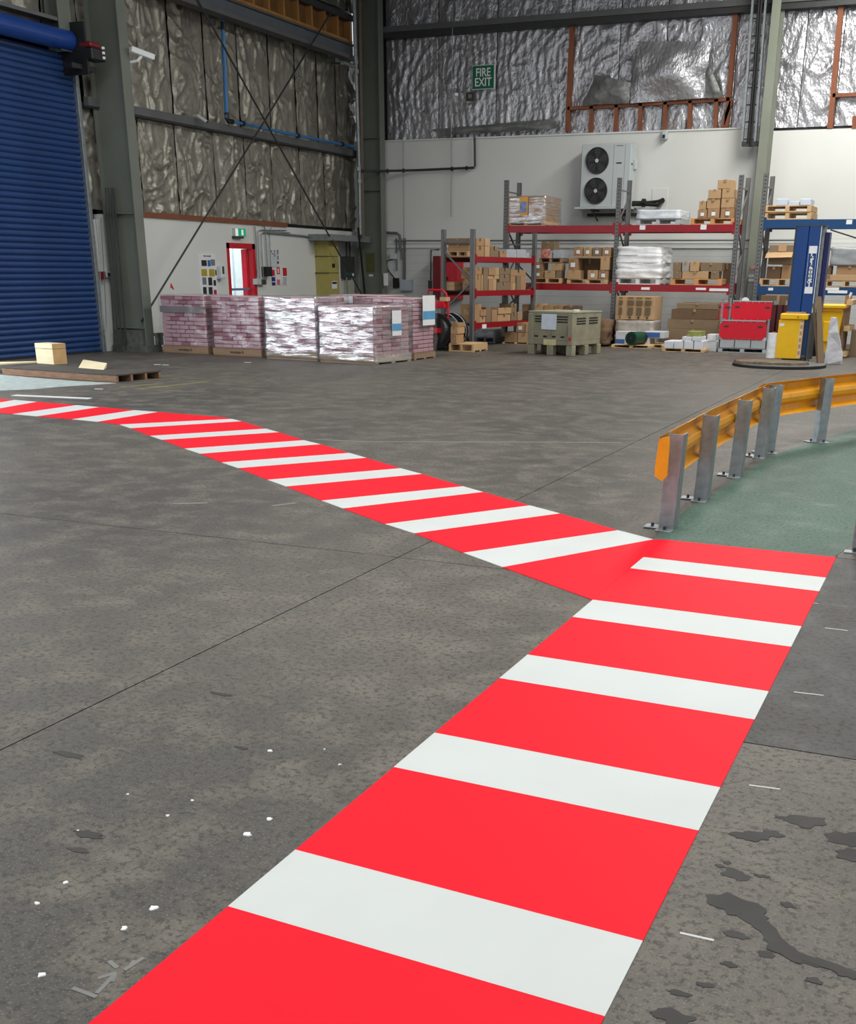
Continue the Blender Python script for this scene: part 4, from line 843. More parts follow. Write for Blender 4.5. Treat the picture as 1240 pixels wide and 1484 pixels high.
pallet(MI, (1000, 316, 1064, 325.5), 'pallet under the cartons stacked at the top right of the red rack', 't', 1.1, wood_o)
G1 = 'cartons stacked at the top right of the red rack'
for r, lb, l, d in (((1010.3, 303.4, 1024, 315.5), 'bottom left labelled carton of the pile at the top right of the red rack', 1, .5), ((1024.4, 302, 1042, 315.5), 'bottom middle labelled carton of the pile at the top right of the red rack', 1, .5), ((1043.2, 301, 1064, 315.5), 'bottom right labelled carton of the pile at the top right of the red rack', 1, .6),
                 ((1012.3, 291, 1022.7, 303.3), 'second layer left carton of the pile at the top right of the red rack', 0, .5), ((1023.2, 287.7, 1042.9, 301.8), 'second layer middle carton of the pile at the top right of the red rack', 0, .5), ((1044, 287, 1064, 300.9), 'second layer right carton of the pile at the top right of the red rack', 0, .6),
                 ((1025.6, 274.4, 1044.5, 287.5), 'third layer left carton of the pile at the top right of the red rack', 0, .5), ((1045.3, 273.5, 1064, 286.9), 'third layer right carton of the pile at the top right of the red rack', 0, .6), ((1039.2, 260.2, 1061.5, 273.3), 'single topmost carton at the top right of the red rack', 0, .45)):
    carton(MI, r, lb, 't', d, card if l else card2, group=G1, lab=bool(l))
# middle beam level, left bay
pallet(MI, (771, 403, 813, 412), 'pallet half hidden by the end rack on the middle beam of the red rack', 'm', 1.0, wood)
row(MI, 'm', [(771.5, 391.5, 787, 402.8, .4, 1), (788, 392, 804, 402.8), (804.5, 392, 812, 402.8)], 'on the half hidden rack pallet', group='cartons on the half hidden pallet')
row(MI, 'm', [(771.5, 380, 786.5, 391.3, .4, 1), (799, 382, 813, 391.8)], 'in layer two on the half hidden rack pallet', group='cartons on the half hidden pallet')
pallet(MI, (781, 374, 813.5, 381.8), 'upper pallet carrying bundles behind the end rack', 'm', 1.0, wood_w, zb=MI.at(797, 381)[1])
for r, lb in (((786, 366, 800, 373.8), 'left grey bundle on the upper pallet behind the end rack'), ((800.6, 362, 814.4, 373.8), 'right grey bundle on the upper pallet behind the end rack')): carton(MI, r, lb, 'm', .5, wm, tape=False, name='paper_bundle', cat='bundle')
carton(MI, (783.4, 349.6, 803, 365.8), 'single carton on top of the grey bundles behind the end rack', 'm', .4, card4)
cb = carton(MI, (783, 361, 797, 373.8), 'colourful printed magazine pack leaning behind the end rack', 'm9', .06, mat('magazine_print', srgb(170, 60, 80), .5, var=.6, scale=14, col2=srgb(240, 180, 140)), tape=False, name='magazine_pack', cat='magazine', zb=MI.at(797, 374)[1]); 
# middle bay pallet
pallet(MI, (821, 405, 880, 412), 'pallet with small labelled cartons in the middle of the red rack', 'm', 1.0, wood)
row(MI, 'm', [(821, 391.5, 840, 405), (850.6, 391.5, 865.8, 405, .3, 1), (866.2, 391.5, 881, 405, .3, 1)], 'low on the middle pallet, red rack', mset=(card2, card2, card), group='cartons on the middle pallet')
row(MI, 'm', [(822.5, 374, 837, 391.3, .4, 1), (869.3, 373, 883, 391.3, .4)], 'holding up the board, middle of red rack', mset=(card, card2), group='cartons on the middle pallet')
zz_ = MI.at(857, 373)[1]; carton(MI, (830, 371.8, 885, 373.8), 'thin cardboard sheet laid across the side cartons', 'm', .45, card2, tape=False, name='cardboard_sheet', cat='cardboard')
row(MI, 'm', [(830.5, 357.7, 843.9, 371.6, .35, 1), (844.5, 358.2, 857.4, 371.6, .35, 1), (857.9, 358.5, 871.3, 371.6, .35, 1), (871.8, 358.2, 885.3, 371.6, .35, 1)], 'on the cardboard sheet, red rack', group='labelled cartons on the sheet')
carton(MP.off(.5), (823, 374, 885, 404), 'deep brown wide carton behind the board carrying four labelled cartons', None, .35, card3, zb=zt2 + .1)
# right bay, middle level
bundle(MI, (893, 359, 956.5, 413), 'tall stack of soft white wrapped paper reams on a white pallet', 1.1, wbag, 'm', pm=white, hp=.14, rowsn=4, n=9, amp=.035)
pallet(MI, (971, 404, 1045.5, 413.5), 'orange tinted pallet at the right end of the middle beam', 'm', 1.1, wood_o)
row(MI, 'm', [(974.4, 393.3, 987.2, 404.2), (987.4, 393.3, 1026, 404.2), (1029, 393, 1041.5, 404.2)], 'low on the orange tinted pallet', mset=(card4, card2, card4), group='cartons on the orange tinted pallet')
row(MI, 'm', [(974.4, 380, 986.5, 393.2), (987.3, 379.2, 998.5, 393.2), (999, 379.2, 1013, 393.2), (1014, 380.3, 1046, 393)], 'upper layer on the orange tinted pallet', mset=(card4, mat('grey_print_carton', srgb(165, 158, 150), .8), card2, card4), group='cartons on the orange tinted pallet')
carton(MP.off(.5), (1046.5, 381, 1058, 414), 'tall dark carton right of the orange tinted pallet on the red rack', None, .4, card3, zb=zt2)
# ---- floor level under the main rack
FL = Plane((0, 26.4), 0)
pallet(FL, (727, 496, 766, 506), 'pallet on the floor left of the olive bin', 'fa', 1.0, wood, zb=0)
row(FL, 'fa', [(730, 481, 749, 496), (749.3, 482, 768, 496)], 'low on the pallet beside the olive bin', group='cartons left of the olive bin')
row(FL, 'fa', [(746.7, 467.5, 760, 481.5, .35, 1), (760.3, 468, 768, 481.5)], 'upper on the pallet beside the olive bin', group='cartons left of the olive bin')
FB = Plane((0, 27.2), 0)
load_cartons('brown carton load behind the olive bin', FB, (756, 452, 838, 503), .9, 'fb', 5, 3, card3, zb=0)
row(FB, 'fb', [(755.7, 441, 772.8, 452), (773, 440.2, 787.4, 452), (787.6, 441.7, 801.8, 452), (802, 442, 816, 452), (816.3, 442.7, 838, 452)], 'showing above the olive bin', mset=(card, card2, card, card, card3), group='cartons showing above the olive bin')
# olive bin
bz0 = at_z(765, 513); bz1 = at_z(828, 516.5)
bang = atan2(bz1.y - bz0.y, bz1.x - bz0.x); bw_ = (Vector((bz1.x, bz1.y, 0)) - Vector((bz0.x, bz0.y, 0))).length
BP = Plane((bz0.x, bz0.y), math.degrees(bang)); bh = BP.at(800, 453)[1]
ob = empty('bulk_bin', BP.P(bw_ / 2, 0), BP.a); tag(ob, 'large olive grey plastic bulk bin on short feet with paper notice', 'bin')
D_ = 1.15; w = bw_; t = .04; z0 = .3
for (a, b, c, d) in ((-w / 2, w / 2, 0, t), (-w / 2, w / 2, D_ - t, D_), (-w / 2, -w / 2 + t, t, D_ - t), (w / 2 - t, w / 2, t, D_ - t)): B('side_wall', binm, a, b, c, d, z0, bh, ob)
B('bin_floor', binm, -w / 2, w / 2, 0, D_, .2, z0, ob, .01); B('lid', mat('pale_olive_lid', srgb(160, 158, 134), .6), -w / 2 - .01, w / 2 + .01, -.01, D_ + .01, bh, bh + .025, ob)
for x in (-w / 2, 0, w / 2):
    for y in (0, D_ / 2, D_):
        B('foot', binm, min(max(x - .07, -w / 2 - .01), w / 2 - .13), min(max(x - .07, -w / 2 - .01), w / 2 - .13) + .15, min(max(y - .07, -.02), D_ - .13), min(max(y - .07, -.02), D_ - .13) + .15, .0, .2, ob, .01)
for x in (-w / 2, w / 2 - .1): B('corner_post', binm, x - .01, x + .11, -.025, .02, .2, bh - .02, ob, .01)
for k in range(3): 
    B('vent_slat', blackm, -w * .36, -w * .12, -.006, 0, bh - .09 - k * .05, bh - .065 - k * .05, ob); B('vent_slat', blackm, w * .08, w * .38, -.006, 0, bh - .09 - k * .05, bh - .065 - k * .05, ob)
    for y in (.15, .65): B('vent_slat', blackm, w / 2, w / 2 + .006, y, y + .36, bh - .12 - k * .05, bh - .095 - k * .05, ob)
for k in range(4): B('drain_slot', black, -w * .36 + k * w * .2, -w * .28 + k * w * .2, -.006, 0, z0 + .05, z0 + .08, ob)
for x in (-w * .4, -.02, w * .34): B('rib', binm, x, x + .04, -.012, 0, z0 + .1, bh - .25, ob)
B('notice', mat('pale_blue_paper', srgb(205, 215, 225), .6), -w * .2, w * .14, -.02, -.012, bh - .33, bh - .03, ob); B('name_plate', mat('cream_plate', srgb(205, 196, 150), .6), -w * .14, w * .14, -.02, -.005, .2, .31, ob)
B('red_sticker', redp, w * .43, w * .48, -.032, -.026, .3, .36, ob)
tag(T('paper_cup', paper, [(0, 0, 0), (0, 0, .04)], [.06, .07]), 'small white cup lid lying on the olive bin', 'cup').location = BP.P(w * .93, bh + .025, .25)
# scrap pile on white pallet right of bin
FR = Plane((0, 26.6), 0)
pallet(FR, (846, 499, 870, 508), 'whitish pallet behind the olive bin under crumpled cardboard', 'fr', .9, mat('whitish_pallet_wood', srgb(190, 188, 170), .75, var=.1), zb=0)
cr = bundle(FR, (850, 468, 876, 499), 'heap of crumpled brown cardboard right of the olive bin', .7, card3, 'fr', n=7, amp=.1, cat='cardboard', name='cardboard_heap')
carton(FR.off(-.03), (857, 489.5, 868, 499.5), 'small white printed box in front of the crumpled cardboard', None, .2, wm, tape=False, zb=.13)
# right bay floor
FC = Plane((0, 26.3), 0); FC2 = Plane((0, 27.0), 0)
pallet(FC, (885, 500, 942.5, 510.8), 'pallet with a yellow block under the green motor', 'fc', .9, wood, zb=0)
B('yellow_block', ybin, 0, .001, 0, .001, 0, .001) if False else None
lw_ = mat('carton_print_dark', srgb(108, 90, 70), .8)
load = carton(FC2, (891.6, 429.4, 947.5, 463.5), 'large tan carton with dark printed panels in the right bay', None, .8, card2, zb=FC2.at(920, 463.5)[1], tape=False)
hL = FC2.rect(891.6, 429.4, 947.5, 463.5); hL = hL[3] - hL[2]; wL = FC2.rect(891.6, 429.4, 947.5, 463.5); wL = wL[1] - wL[0]
for k in range(4):
    x = -wL * .42 + k * wL * .225; ww = wL * (.1 if k == 0 else .17)
    B('printed_panel', lw_, x, x + ww, -.004, -.001, hL * .62, hL * .82, load); B('printed_panel', lw_, x + ww * .1, x + ww * .9, -.004, -.001, hL * .2, hL * .52, load); B('printed_strip', lw_, x, x + ww * .9, -.004, -.001, hL * .9, hL * .95, load); B('arrow_mark', black, x + ww * .35, x + ww * .6, -.004, -.001, hL * .05, hL * .13, load)
e = bundle(FC2, (891, 464, 945, 508), 'film wrapped carton under the large printed carton', .8, mat('grey_wrapped_carton', srgb(168, 160, 150), .35, var=.2, scale=9, bump=.5), zb=0, n=9); 
SUP.append(('fc', -99, 99, .2))
cbx = mat('white_box_print', srgb(206, 208, 212), .6, var=.06); bst = mat('box_blue_stripe', srgb(52, 100, 170), .6)
pz = FC.rect(885, 500, 942.5, 510.8)[3]
for i, (r, lb) in enumerate((((891, 489.5, 908, 499.5), 'lower left white carton with blue stripe behind the green motor'), ((891, 480.5, 931, 489.3), 'upper left white carton behind the green motor'), ((909, 489.5, 941, 499.5), 'lower right white carton behind the green motor'), ((932, 480.5, 962, 489.3), 'upper right white carton with blue stripe behind the green motor'))):
    o = carton(FC.off(.35), r, lb, 'fc2', .5, cbx, zb=None if i in (1, 3) else FC.off(.35).at(900, 499.5)[1], tape=False)
    w_ = FC.off(.35).rect(*r); ww = (w_[1] - w_[0]) / 2
    if i in (0, 3): B('blue_stripe', bst, -ww * .9, ww * .6, -.004, -.001, .02, .12, o)
pallet(FC.off(.3), (918, 499, 962, 509), 'second pallet behind the pallet with the green motor', 'fc3', .9, wood, zb=0)
mt = FC.rect(905.4, 481.2, 928, 500.5); mR = (mt[3] - mt[2]) / 2
gm = mat('dark_green_motor_paint', srgb(22, 72, 54), .4)
mo = empty('green_motor', FC.P((mt[0] + mt[1]) / 2, pz, .0)); tag(mo, 'round dark green motor lying on the pallet with the yellow block', 'motor')
T('motor_body', gm, [(-.03, .0, mR), (.1, .28, mR)], mR, mo, 24); T('front_ring', gm, [(-.035, -.02, mR), (-.03, .02, mR)], mR * 1.02, mo, 24); T('recess', mat('motor_recess', srgb(14, 40, 32), .5), [(-.036, -.026, mR), (-.035, -.02, mR)], mR * .78, mo, 20); T('hub', darksteel, [(-.036, -.05, mR), (-.035, -.02, mR)], mR * .18, mo, 12); T('rear_cap', black, [(.1, .28, mR), (.14, .36, mR)], mR * .95, mo, 20)
# long cartons
LCp = Plane((0, 27.3), 0)
for r, lb, m in (((966.4, 477, 1040, 504), 'lowest long brown carton of the stack beside the red cage', card4), ((966.4, 463, 1040, 476.8), 'second long brown carton beside the red cage', card4), ((972, 448, 1040, 462.8), 'third long brown carton beside the red cage', card3), ((980, 439.5, 1040, 447.8), 'topmost flat long carton beside the red cage', card4)):
    carton(LCp, r, lb, 'lc', .8, m, zb=0 if r[3] == 504 else None)
PR = Plane((0, 25.6), 0)
pallet(PR, (958.5, 505.5, 1020, 513.8), 'low pallet of white paper packs before the long cartons', 'pr', .9, wood, zb=0)
pk = mat('paper_pack', srgb(222, 225, 232), .5, var=.05)
for i in range(4): carton(PR, (961.3 + i * 14.4, 494.3, 975.4 + i * 14.4, 505.8), ('first', 'second', 'third', 'fourth')[i] + ' white paper pack from the left in the lower row by the red cage', 'pr', .7, pk, tape=False, group='white paper packs', name='paper_pack', cat='paper pack')
for i in range(2): carton(PR, (987.4 + i * 14.5, 488, 1001.7 + i * 14.5, 494.5), ('left', 'right')[i] + ' white paper pack in the upper row by the red cage', 'pr', .5, pk, tape=False, group='white paper packs', name='paper_pack', cat='paper pack')
carton(PR.off(.1), (994.7, 480.3, 1016.4, 488.2), 'green and yellow carton on top of the white paper packs', 'pr2', .4, mat('green_yellow_print', srgb(140, 145, 80), .7, var=.3, scale=8), tape=False, zb=PR.at(1005, 488)[1])
carton(PR.off(.5), (1023.7, 484.5, 1037.5, 494), 'silver white crumpled pack behind the paper packs', 'pr3', .4, silver, tape=False, zb=PR.off(.5).at(1030, 494)[1])
carton(PR.off(.5), (1021, 494, 1038, 511), 'blue ended white carton at the right of the paper packs', 'pr3', .4, cbx, tape=False, zb=0)
# ---- red cage
RCp = Plane((0, at_z(1075, 511.5).y), 0)
r_ = RCp.rect(1040, 505, 1110, 511.5)
cg = empty('red_panel_cage', RCp.P((r_[0] + r_[1]) / 2, 0)); tag(cg, 'red panelled stillage cage on a grey pallet in front of the rack', 'cage')
w = r_[1] - r_[0]; hp_ = r_[3]
q = empty('pallet', (0, 0, 0)); q.parent = cg; pallet_parts(q, w, 1.0, hp_, grayplastic)
def cz2(y, pl=RCp): return pl.at(1075, y)[1]
def cx2(x, y=470, pl=RCp): return pl.at(x, y)[0] - (r_[0] + r_[1]) / 2
B('base_frame', grayplastic, -w / 2, w / 2, .0, 1.0, hp_, cz2(492), cg, .01)
def panel(x0, x1, z0, z1, y, nm='red_panel'):
    c = min(.08, (x1 - x0) * .15); bm = bmesh.new(); add_prism(bm, [(x0 + c, z0), (x1 - c, z0), (x1, z0 + c), (x1, z1 - c), (x1 - c, z1), (x0 + c, z1), (x0, z1 - c), (x0, z0 + c)], lambda x, z: Vector((x, y, z)), lambda x, z: Vector((x, y + .02, z)))
    p = link(nm, bm, redc, cg)
    bm = bmesh.new()
    for i in range(7):
        xx = x0 + .05 + (x1 - x0 - .1) * i / 6
        for zz in (z0 + .02, z1 - .02): add_box(bm, xx - .008, xx + .008, y - .006, y, zz - .008, zz + .008)
    link('rivets', bm, steel, p)
    for xx in (x0 + (x1 - x0) * .14, x0 + (x1 - x0) * .86):
        B('hand_hole', darksteel, xx - .05, xx + .05, y - .003, y, (z0 + z1) / 2 + (z1 - z0) * .2 - .02, (z0 + z1) / 2 + (z1 - z0) * .2 + .02, p)
    bm = bmesh.new(); add_beam(bm, (x0 + .03, y + .01, z1 + .01), (x1 - .03, y + .01, z1 + .01), .035, .02); link('edge_trim', bm, grayplastic, p)
panel(cx2(1043), cx2(1111.5), cz2(492), cz2(465.5), -.01); 
RB = RCp.off(.95); panel(cx2(1059.5, 450, RB), cx2(1120.5, 450, RB), cz2(464, RB), cz2(437, RB), .93)
panel(cx2(1043, 450, RB) - .0, cx2(1056, 450, RB), cz2(464, RB), cz2(438, RB), .9)
for x, y, t_ in ((-w / 2 + .01, .02, 434), (-w / 2 + .01, .96, 434), (w / 2 - .01, .96, 436), (w / 2 - .01, .02, 462), (-w / 2 + .22, .96, 433)):
    B('corner_post', steel, x - .02, x + .02, y - .02, y + .02, hp_, cz2(t_), cg)
for k in range(1, 3): B('slot', darksteel, -w / 2 + w * k / 3 - .008, -w / 2 + w * k / 3 + .008, -.006, 0, hp_ + .02, cz2(493), cg)
T('white_cap', paper, [(cx2(1079, 436, RB), .98, cz2(437, RB)), (cx2(1079, 436, RB), 1.0, cz2(437, RB))], .09, cg, 14)
sc2 = RCp.off(.3)
rk = empty('maroon_roll_cage', sc2.P(sc2.at(1128, 470)[0], 0)); tag(rk, 'dark maroon steel frame with chrome tips between the cage and the mast', 'frame')
dm = mat('maroon_paint', srgb(78, 14, 24), .5)
hz_ = sc2.at(1128, 442)[1]
for x in (-.13, .0, .13): B('post', dm, x - .05, x + .04, 0, .3, 0.0, hz_, rk)
for x in (-.12, .12): T('chrome_tip', steel, [(x, .02, hz_), (x, .02, hz_ + .09)], .03, rk)
# ---- stretch wrapper
dc = at_z(1126, 531); dl, dR = at_z(1057.5, 531), at_z(1193, 533)
rad = (dR - dl).length / 2 * 1.0; cxy = ((dl + dR) / 2)
tt = empty('pallet_wrapper', (cxy.x, cxy.y + .25, 0)); tag(tt, 'blue pallet wrapping machine with tall mast and round turntable', 'machine')
ttr = min(rad, .93)
T('turntable', blackm, [(0, 0, 0), (0, 0, .045)], ttr, tt, 48); T('turntable_plate', mat('worn_plate', srgb(120, 122, 118), .5, metal=.2, var=.2), [(0, 0, .045), (0, 0, .058)], ttr * .985, tt, 48)
mY = at_z(1165, 526).y + .25
MM = Plane((0, mY), 0)
uL = MM.at(1153, 330)[0]; uR = MM.at(1197.5, 330)[0]; zT = MM.at(1175, 328)[1]; uW = MM.at(1190, 330)[0]; uS = MM.at(1173, 330)[0]
o_ = Vector((tt.location.x, tt.location.y, 0))
lx = lambda u: u - o_.x
ly = mY - o_.y
B('mast_column', bluem, lx(uL) + .02, lx(uS) - .008, ly, ly + .42, .0, zT, tt, .008); B('mast_column', bluem, lx(uS), lx(uW), ly, ly + .42, .0, zT, tt, .008)
B('mast_edge', mast_w, lx(uW), lx(uW) + .012, ly - .004, ly + .01, .0, zT, tt); B('mast_side', steel, lx(uW) + .012, lx(uR) - .03, ly + .1, ly + .38, .3, zT, tt); B('mast_side', mat('navy_paint', srgb(14, 20, 90), .4), lx(uR) - .02, lx(uR) + .06, ly + .15, ly + .45, .9, zT - .1, tt)
B('mast_back', dgrey, lx(uL) - .01, lx(uL) + .02, ly + .02, ly + .44, .0, zT + .01, tt); B('mast_cap', dgrey, lx(uL), lx(uR), ly, ly + .4, zT, zT + .02, tt); B('carriage', black, lx(uR) - .02, lx(uR) + .05, ly + .2, ly + .35, .1, .9, tt)
# vertical lettering LP1600PT
ul, ur, zl, zu = MM.rect(1170, 356.5, 1178, 425.5); cxl = lx((uS + uW) / 2)
B('label_square', mast_w, cxl - .075, cxl + .075, ly - .006, ly - .001, zu - .13, zu, tt); B('label_square', mast_w, cxl - .075, cxl + .075, ly - .006, ly - .001, zl, zl + .12, tt)
B('label_border', mast_w, cxl - .075, cxl - .071, ly - .006, ly - .001, zl + .1, zu - .13, tt); B('label_border', mast_w, cxl + .071, cxl + .075, ly - .006, ly - .001, zl + .1, zu - .13, tt)
st_ = (zu - .13 - zl - .12) / 8
for k, chh in enumerate('LP1600PT'): text(chh, .155, mast_w, tt, standing(cxl, ly - .006, zu - .13 - st_ * (k + .5)), 'letter', sx=.85, bold=.005)
B('machine_base', dgrey, lx(uL) + .05, lx(uW) - .02, ly - .02, ly + .6, 0, .12, tt, .02)
# old brown mat on the turntable
bm = bmesh.new(); n = 40; pts = []
for k in range(n):
    a = 2 * pi * k / n; rr = 1 + .1 * noise.noise(Vector((cos(a) * 4, sin(a) * 4, 3))) + random.uniform(-.03, .03); pts.append((cos(a) * .68 * rr, sin(a) * .42 * rr))
add_prism(bm, pts, lambda x, y: Vector((x, y, 0)), lambda x, y: Vector((x * .97, y * .97, .045 + .01 * noise.noise(Vector((x * 5, y * 5, 0))))))
tag(link('worn_mat', bm, mat('brown_fibre', srgb(108, 94, 78), .9, var=.4, scale=12, bump=.8, bscale=25)), 'ragged brown fibre mat lying on the turntable', 'mat').location = (tt.location.x - .1, tt.location.y - .28, .058)
YBp = Plane((0, at_z(1146, 524).y - .1), 0)
# yellow control box
r_ = YBp.rect(1127, 459, 1164, 525); yb_ = empty('yellow_cabinet', YBp.P((r_[0] + r_[1]) / 2, 0.058), 0); tag(yb_, 'tall yellow control cabinet standing before the blue mast', 'cabinet')
w = r_[1] - r_[0]; h = r_[3]
B('body', ybin, -w / 2 - .02, w / 2 - .03, .0, .4, 0, h * .86, yb_, .01); B('lid', ybin, -w / 2, w / 2 + .04, -.03, .42, h * .865, h, yb_, .02); B('side_strip', mat('parchment_strip', srgb(225, 205, 160), .6), w / 2 - .1, w / 2 - .03, -.004, 0, .02, h * .84, yb_)
for k in range(7): B('marking', mat('faded_print', srgb(190, 140, 110), .7), w / 2 - .085, w / 2 - .045, -.007, -.004, .08 + k * .12, .15 + k * .12, yb_)
B('lock', black, w * .18, w * .22, -.036, -.03, h * .91, h * .94, yb_); B('white_patch', paper, -w / 2, -w / 2 + .09, -.004, 0, h * .72, h * .78, yb_)
tag(T('grey_tube', dgrey, [(0, 0, 0), (0, 0, .85)], .07), 'grey cylinder standing between the yellow cabinet and the mast foot', 'tube').location = YBp.P(r_[1] + .12, 0.058, .1)
T('cable_loop', white, [(w / 2, .1, h * .98), (w / 2 + .1, .1, h * .98), (w / 2 + .13, .1, h * .9), (w / 2 + .06, .1, h * .83)], .015, yb_)
carton(YBp, (1137.5, 454, 1167, 459.6), 'flat carton lying on the yellow cabinet', None, .3, card2, zb=.058 + h)
RL = Plane((0, at_z(1118, 523.5).y), 0); r_ = RL.rect(1109.5, 481.5, 1126.5, 523)
rr = (r_[1] - r_[0]) / 2
wr_ = empty('film_roll', RL.P((r_[0] + r_[1]) / 2, 0.0, rr)); tag(wr_, 'upright white roll of stretch film left of the yellow cabinet', 'roll'); T('roll', wbag, [(0, 0, .058), (0, 0, r_[3] - .02)], rr, wr_, 24); T('core', card, [(0, 0, r_[3] - .02), (0, 0, r_[3])], rr * .3, wr_, 14); T('loose_end', white, [(rr, -.02, r_[3] - .06), (rr + .05, -.03, r_[3] - .12), (rr + .08, -.02, r_[3] - .2)], .015, wr_)
wr_.location.z = 0
# leaning board
LB = Plane((0, at_z(1189, 531).y), 0); a = LB.at(1189, 530.5); b = LB.at(1184, 430)
bm = bmesh.new(); add_prism(bm, [(a[0] - .05, 0), (a[0] + .06, 0), (b[0] + .05, b[1]), (b[0] - .04, b[1])], lambda x, z: Vector((x - a[0], 0 + z * .12, z)), lambda x, z: Vector((x - a[0], .05 + z * .12, z)))
o = tag(link('timber_board', bm, card4), 'long brown board leaning against the blue mast', 'board'); o.location = (a[0], LB.p0.y, 0)
bm = bmesh.new(); add_prism(bm, [(.0, 0), (.04, 0), (b[0] - a[0] + .02, b[1] * .9), (b[0] - a[0] - .02, b[1] * .9)], lambda x, z: Vector((x - .08, .06 + z * .12, z)), lambda x, z: Vector((x - .08, .09 + z * .12, z))); link('board_layer', bm, card3, o)
# white film bag
BG = Plane((0, at_z(1208, 528).y), 0); pts = [BG.at(*p) for p in ((1193, 527), (1222, 528.5), (1219, 505), (1214, 482), (1209, 461), (1203, 460), (1199, 490))]
bm = bmesh.new(); cu = BG.at(1208, 528)[0]; add_prism(bm, [(p[0] - cu, max(0, p[1])) for p in pts], lambda x, z: Vector((x, 0, z)), lambda x, z: Vector((x * .7, .3 * (1 - z * .6), z)))
bmesh.ops.subdivide_edges(bm, edges=bm.edges[:], cuts=3)
for v in bm.verts: v.co += Vector((noise.noise(v.co * 7) * .03, noise.noise(v.co * 6 + Vector((5, 0, 0))) * .05, 0))
tag(link('film_sack', bm, mat('cloudy_film', srgb(205, 205, 210), .4, var=.1, bump=.6, bscale=6, dist=.05)), 'crumpled cloudy plastic film heap standing right of the leaning board', 'plastic film').location = (cu, BG.p0.y, 0)
# yellow wheelie bin
WB = Plane((0, 25.4), 0); r_ = WB.rect(1188, 441, 1218, 508); cu = (r_[0] + r_[1]) / 2; w = r_[1] - r_[0]; h = r_[3]
wbn = empty('wheelie_bin', WB.P(cu, 0)); tag(wbn, 'yellow wheelie bin behind the leaning board at right', 'bin')
bm = bmesh.new(); A = [(-w * .38, .06), (w * .38, .06), (w * .38, .5), (-w * .38, .5)]; Bq = [(-w / 2, 0), (w / 2, 0), (w / 2, .6), (-w / 2, .6)]
va = [bm.verts.new((x, y, .1)) for x, y in A]; vb = [bm.verts.new((x, y, h * .9)) for x, y in Bq]
bm.faces.new(va[::-1]); bm.faces.new(vb)
for i in range(4): bm.faces.new((va[i], va[(i + 1) % 4], vb[(i + 1) % 4], vb[i]))
link('body', bm, ybin, wbn); B('lid', ybin, -w / 2 - .03, w / 2 + .05, -.05, .62, h * .92, h, wbn, .02); B('rim', mat('orange_rim_plastic', srgb(205, 130, 10), .5), -w / 2, w / 2, -.03, .6, h * .87, h * .92, wbn)  # rim in a deeper orange than body and lid
B('front_panel', ybin, -w * .36, w * .12, -.012, .03, h * .3, h * .68, wbn, .01)
for x in (-.2, .2): T('wheel', blackm, [(x - .03, .5, .1), (x + .03, .5, .1)], .1, wbn, 16)
T('handle', white, [(w / 2, .5, h), (w / 2 + .02, .5, h + .08), (w / 2 + .08, .5, h + .22)], .025, wbn)
# pallet on edge + box at far right
EP = Plane((0, 25.6), 0); r_ = EP.rect(1220, 450, 1234, 515)
pe = empty('wooden_pallet', EP.P(r_[0], 0)); tag(pe, 'pallet standing on edge behind the yellow wheelie bin', 'pallet')
for k in range(3): B('bearer', wood, .02, .14, -.05, 1.0, .02 + k * .5, .12 + k * .5, pe)
B('deck_board', wood_w, -.03, .02, 0, .1, 0, 1.2, pe)
for k in range(1, 6): B('deck_board', wood_w, -.03, .02, k * .18, k * .18 + .1, 0, 1.2, pe)
carton(Plane((0, 26.0), 0), (1231, 478, 1262, 515), 'brown carton on the floor at the right edge of the photo', None, .5, card4, zb=0)
# ---- blue rack contents
ledge('b1', zb1); ledge('b2', zb2_)
pallet(MI, (1106, 307.3, 1175, 317.5), 'lower of two pallets on the top blue beam', 'b1', 1.1, wood); pallet(MI, (1106, 297.5, 1175, 307.2), 'upper of two pallets on the top blue beam', 'b1', 1.1, wood)
pw = mat('pale_blue_paper_pack', srgb(205, 214, 228), .4, var=.06)
for r, lb in (((1124, 287.8, 1141, 297.2), 'left pale paper pack on the top blue beam'), ((1141.8, 291.8, 1157.9, 297.2), 'thin middle pale paper pack on the top blue beam'), ((1158.7, 287.8, 1175, 297.2), 'right pale paper pack on the top blue beam')): carton(MI, r, lb, 'b1', .6, pw, tape=False, name='paper_pack', cat='paper pack')
pallet(MI, (1100, 403.8, 1152, 414), 'pallet on the lower blue beam left of the mast', 'b2', 1.0, wood)
carton(MI, (1110, 386, 1131, 403.5), 'open brown carton on the lower blue beam', 'b2', .5, card3); carton(MI, (1131.6, 383.5, 1147, 403.5), 'lighter carton right of the open carton on the lower blue beam', 'b2', .5, card)
o = carton(MI, (1113, 355, 1149, 385.8), 'upper brown carton with open flaps on the lower blue beam', 'b2', .5, card4); u_ = MI.rect(1113, 355, 1149, 385.8); w = u_[1] - u_[0]; h = u_[3] - u_[2]
bm = bmesh.new(); add_prism(bm, [(-w / 2 - .04, 0), (w / 2, 0.02), (w / 2 - .02, .02), (-w / 2, .012)], lambda x, z: Vector((x, -.2, z + h * .3)), lambda x, z: Vector((x, 0, z + h * .55))); link('flap', bm, card2, o); B('inside_strip', card2, -w * .12, w * .2, -.004, -.001, h * .62, h * .98, o)
pallet(MI, (1193.5, 407, 1250, 415.5), 'pallet on the lower blue beam right of the mast', 'b2', 1.0, wood)
cs = carton(MI, (1194.3, 398, 1252, 406.8), 'long tan box lettered CASE on the lower blue beam', 'b2', .6, card2, tape=False); text('CASE', .11, lw_, cs, standing(-.42, -.006, .08)); text('57', .1, lw_, cs, standing(.3, -.006, .08))
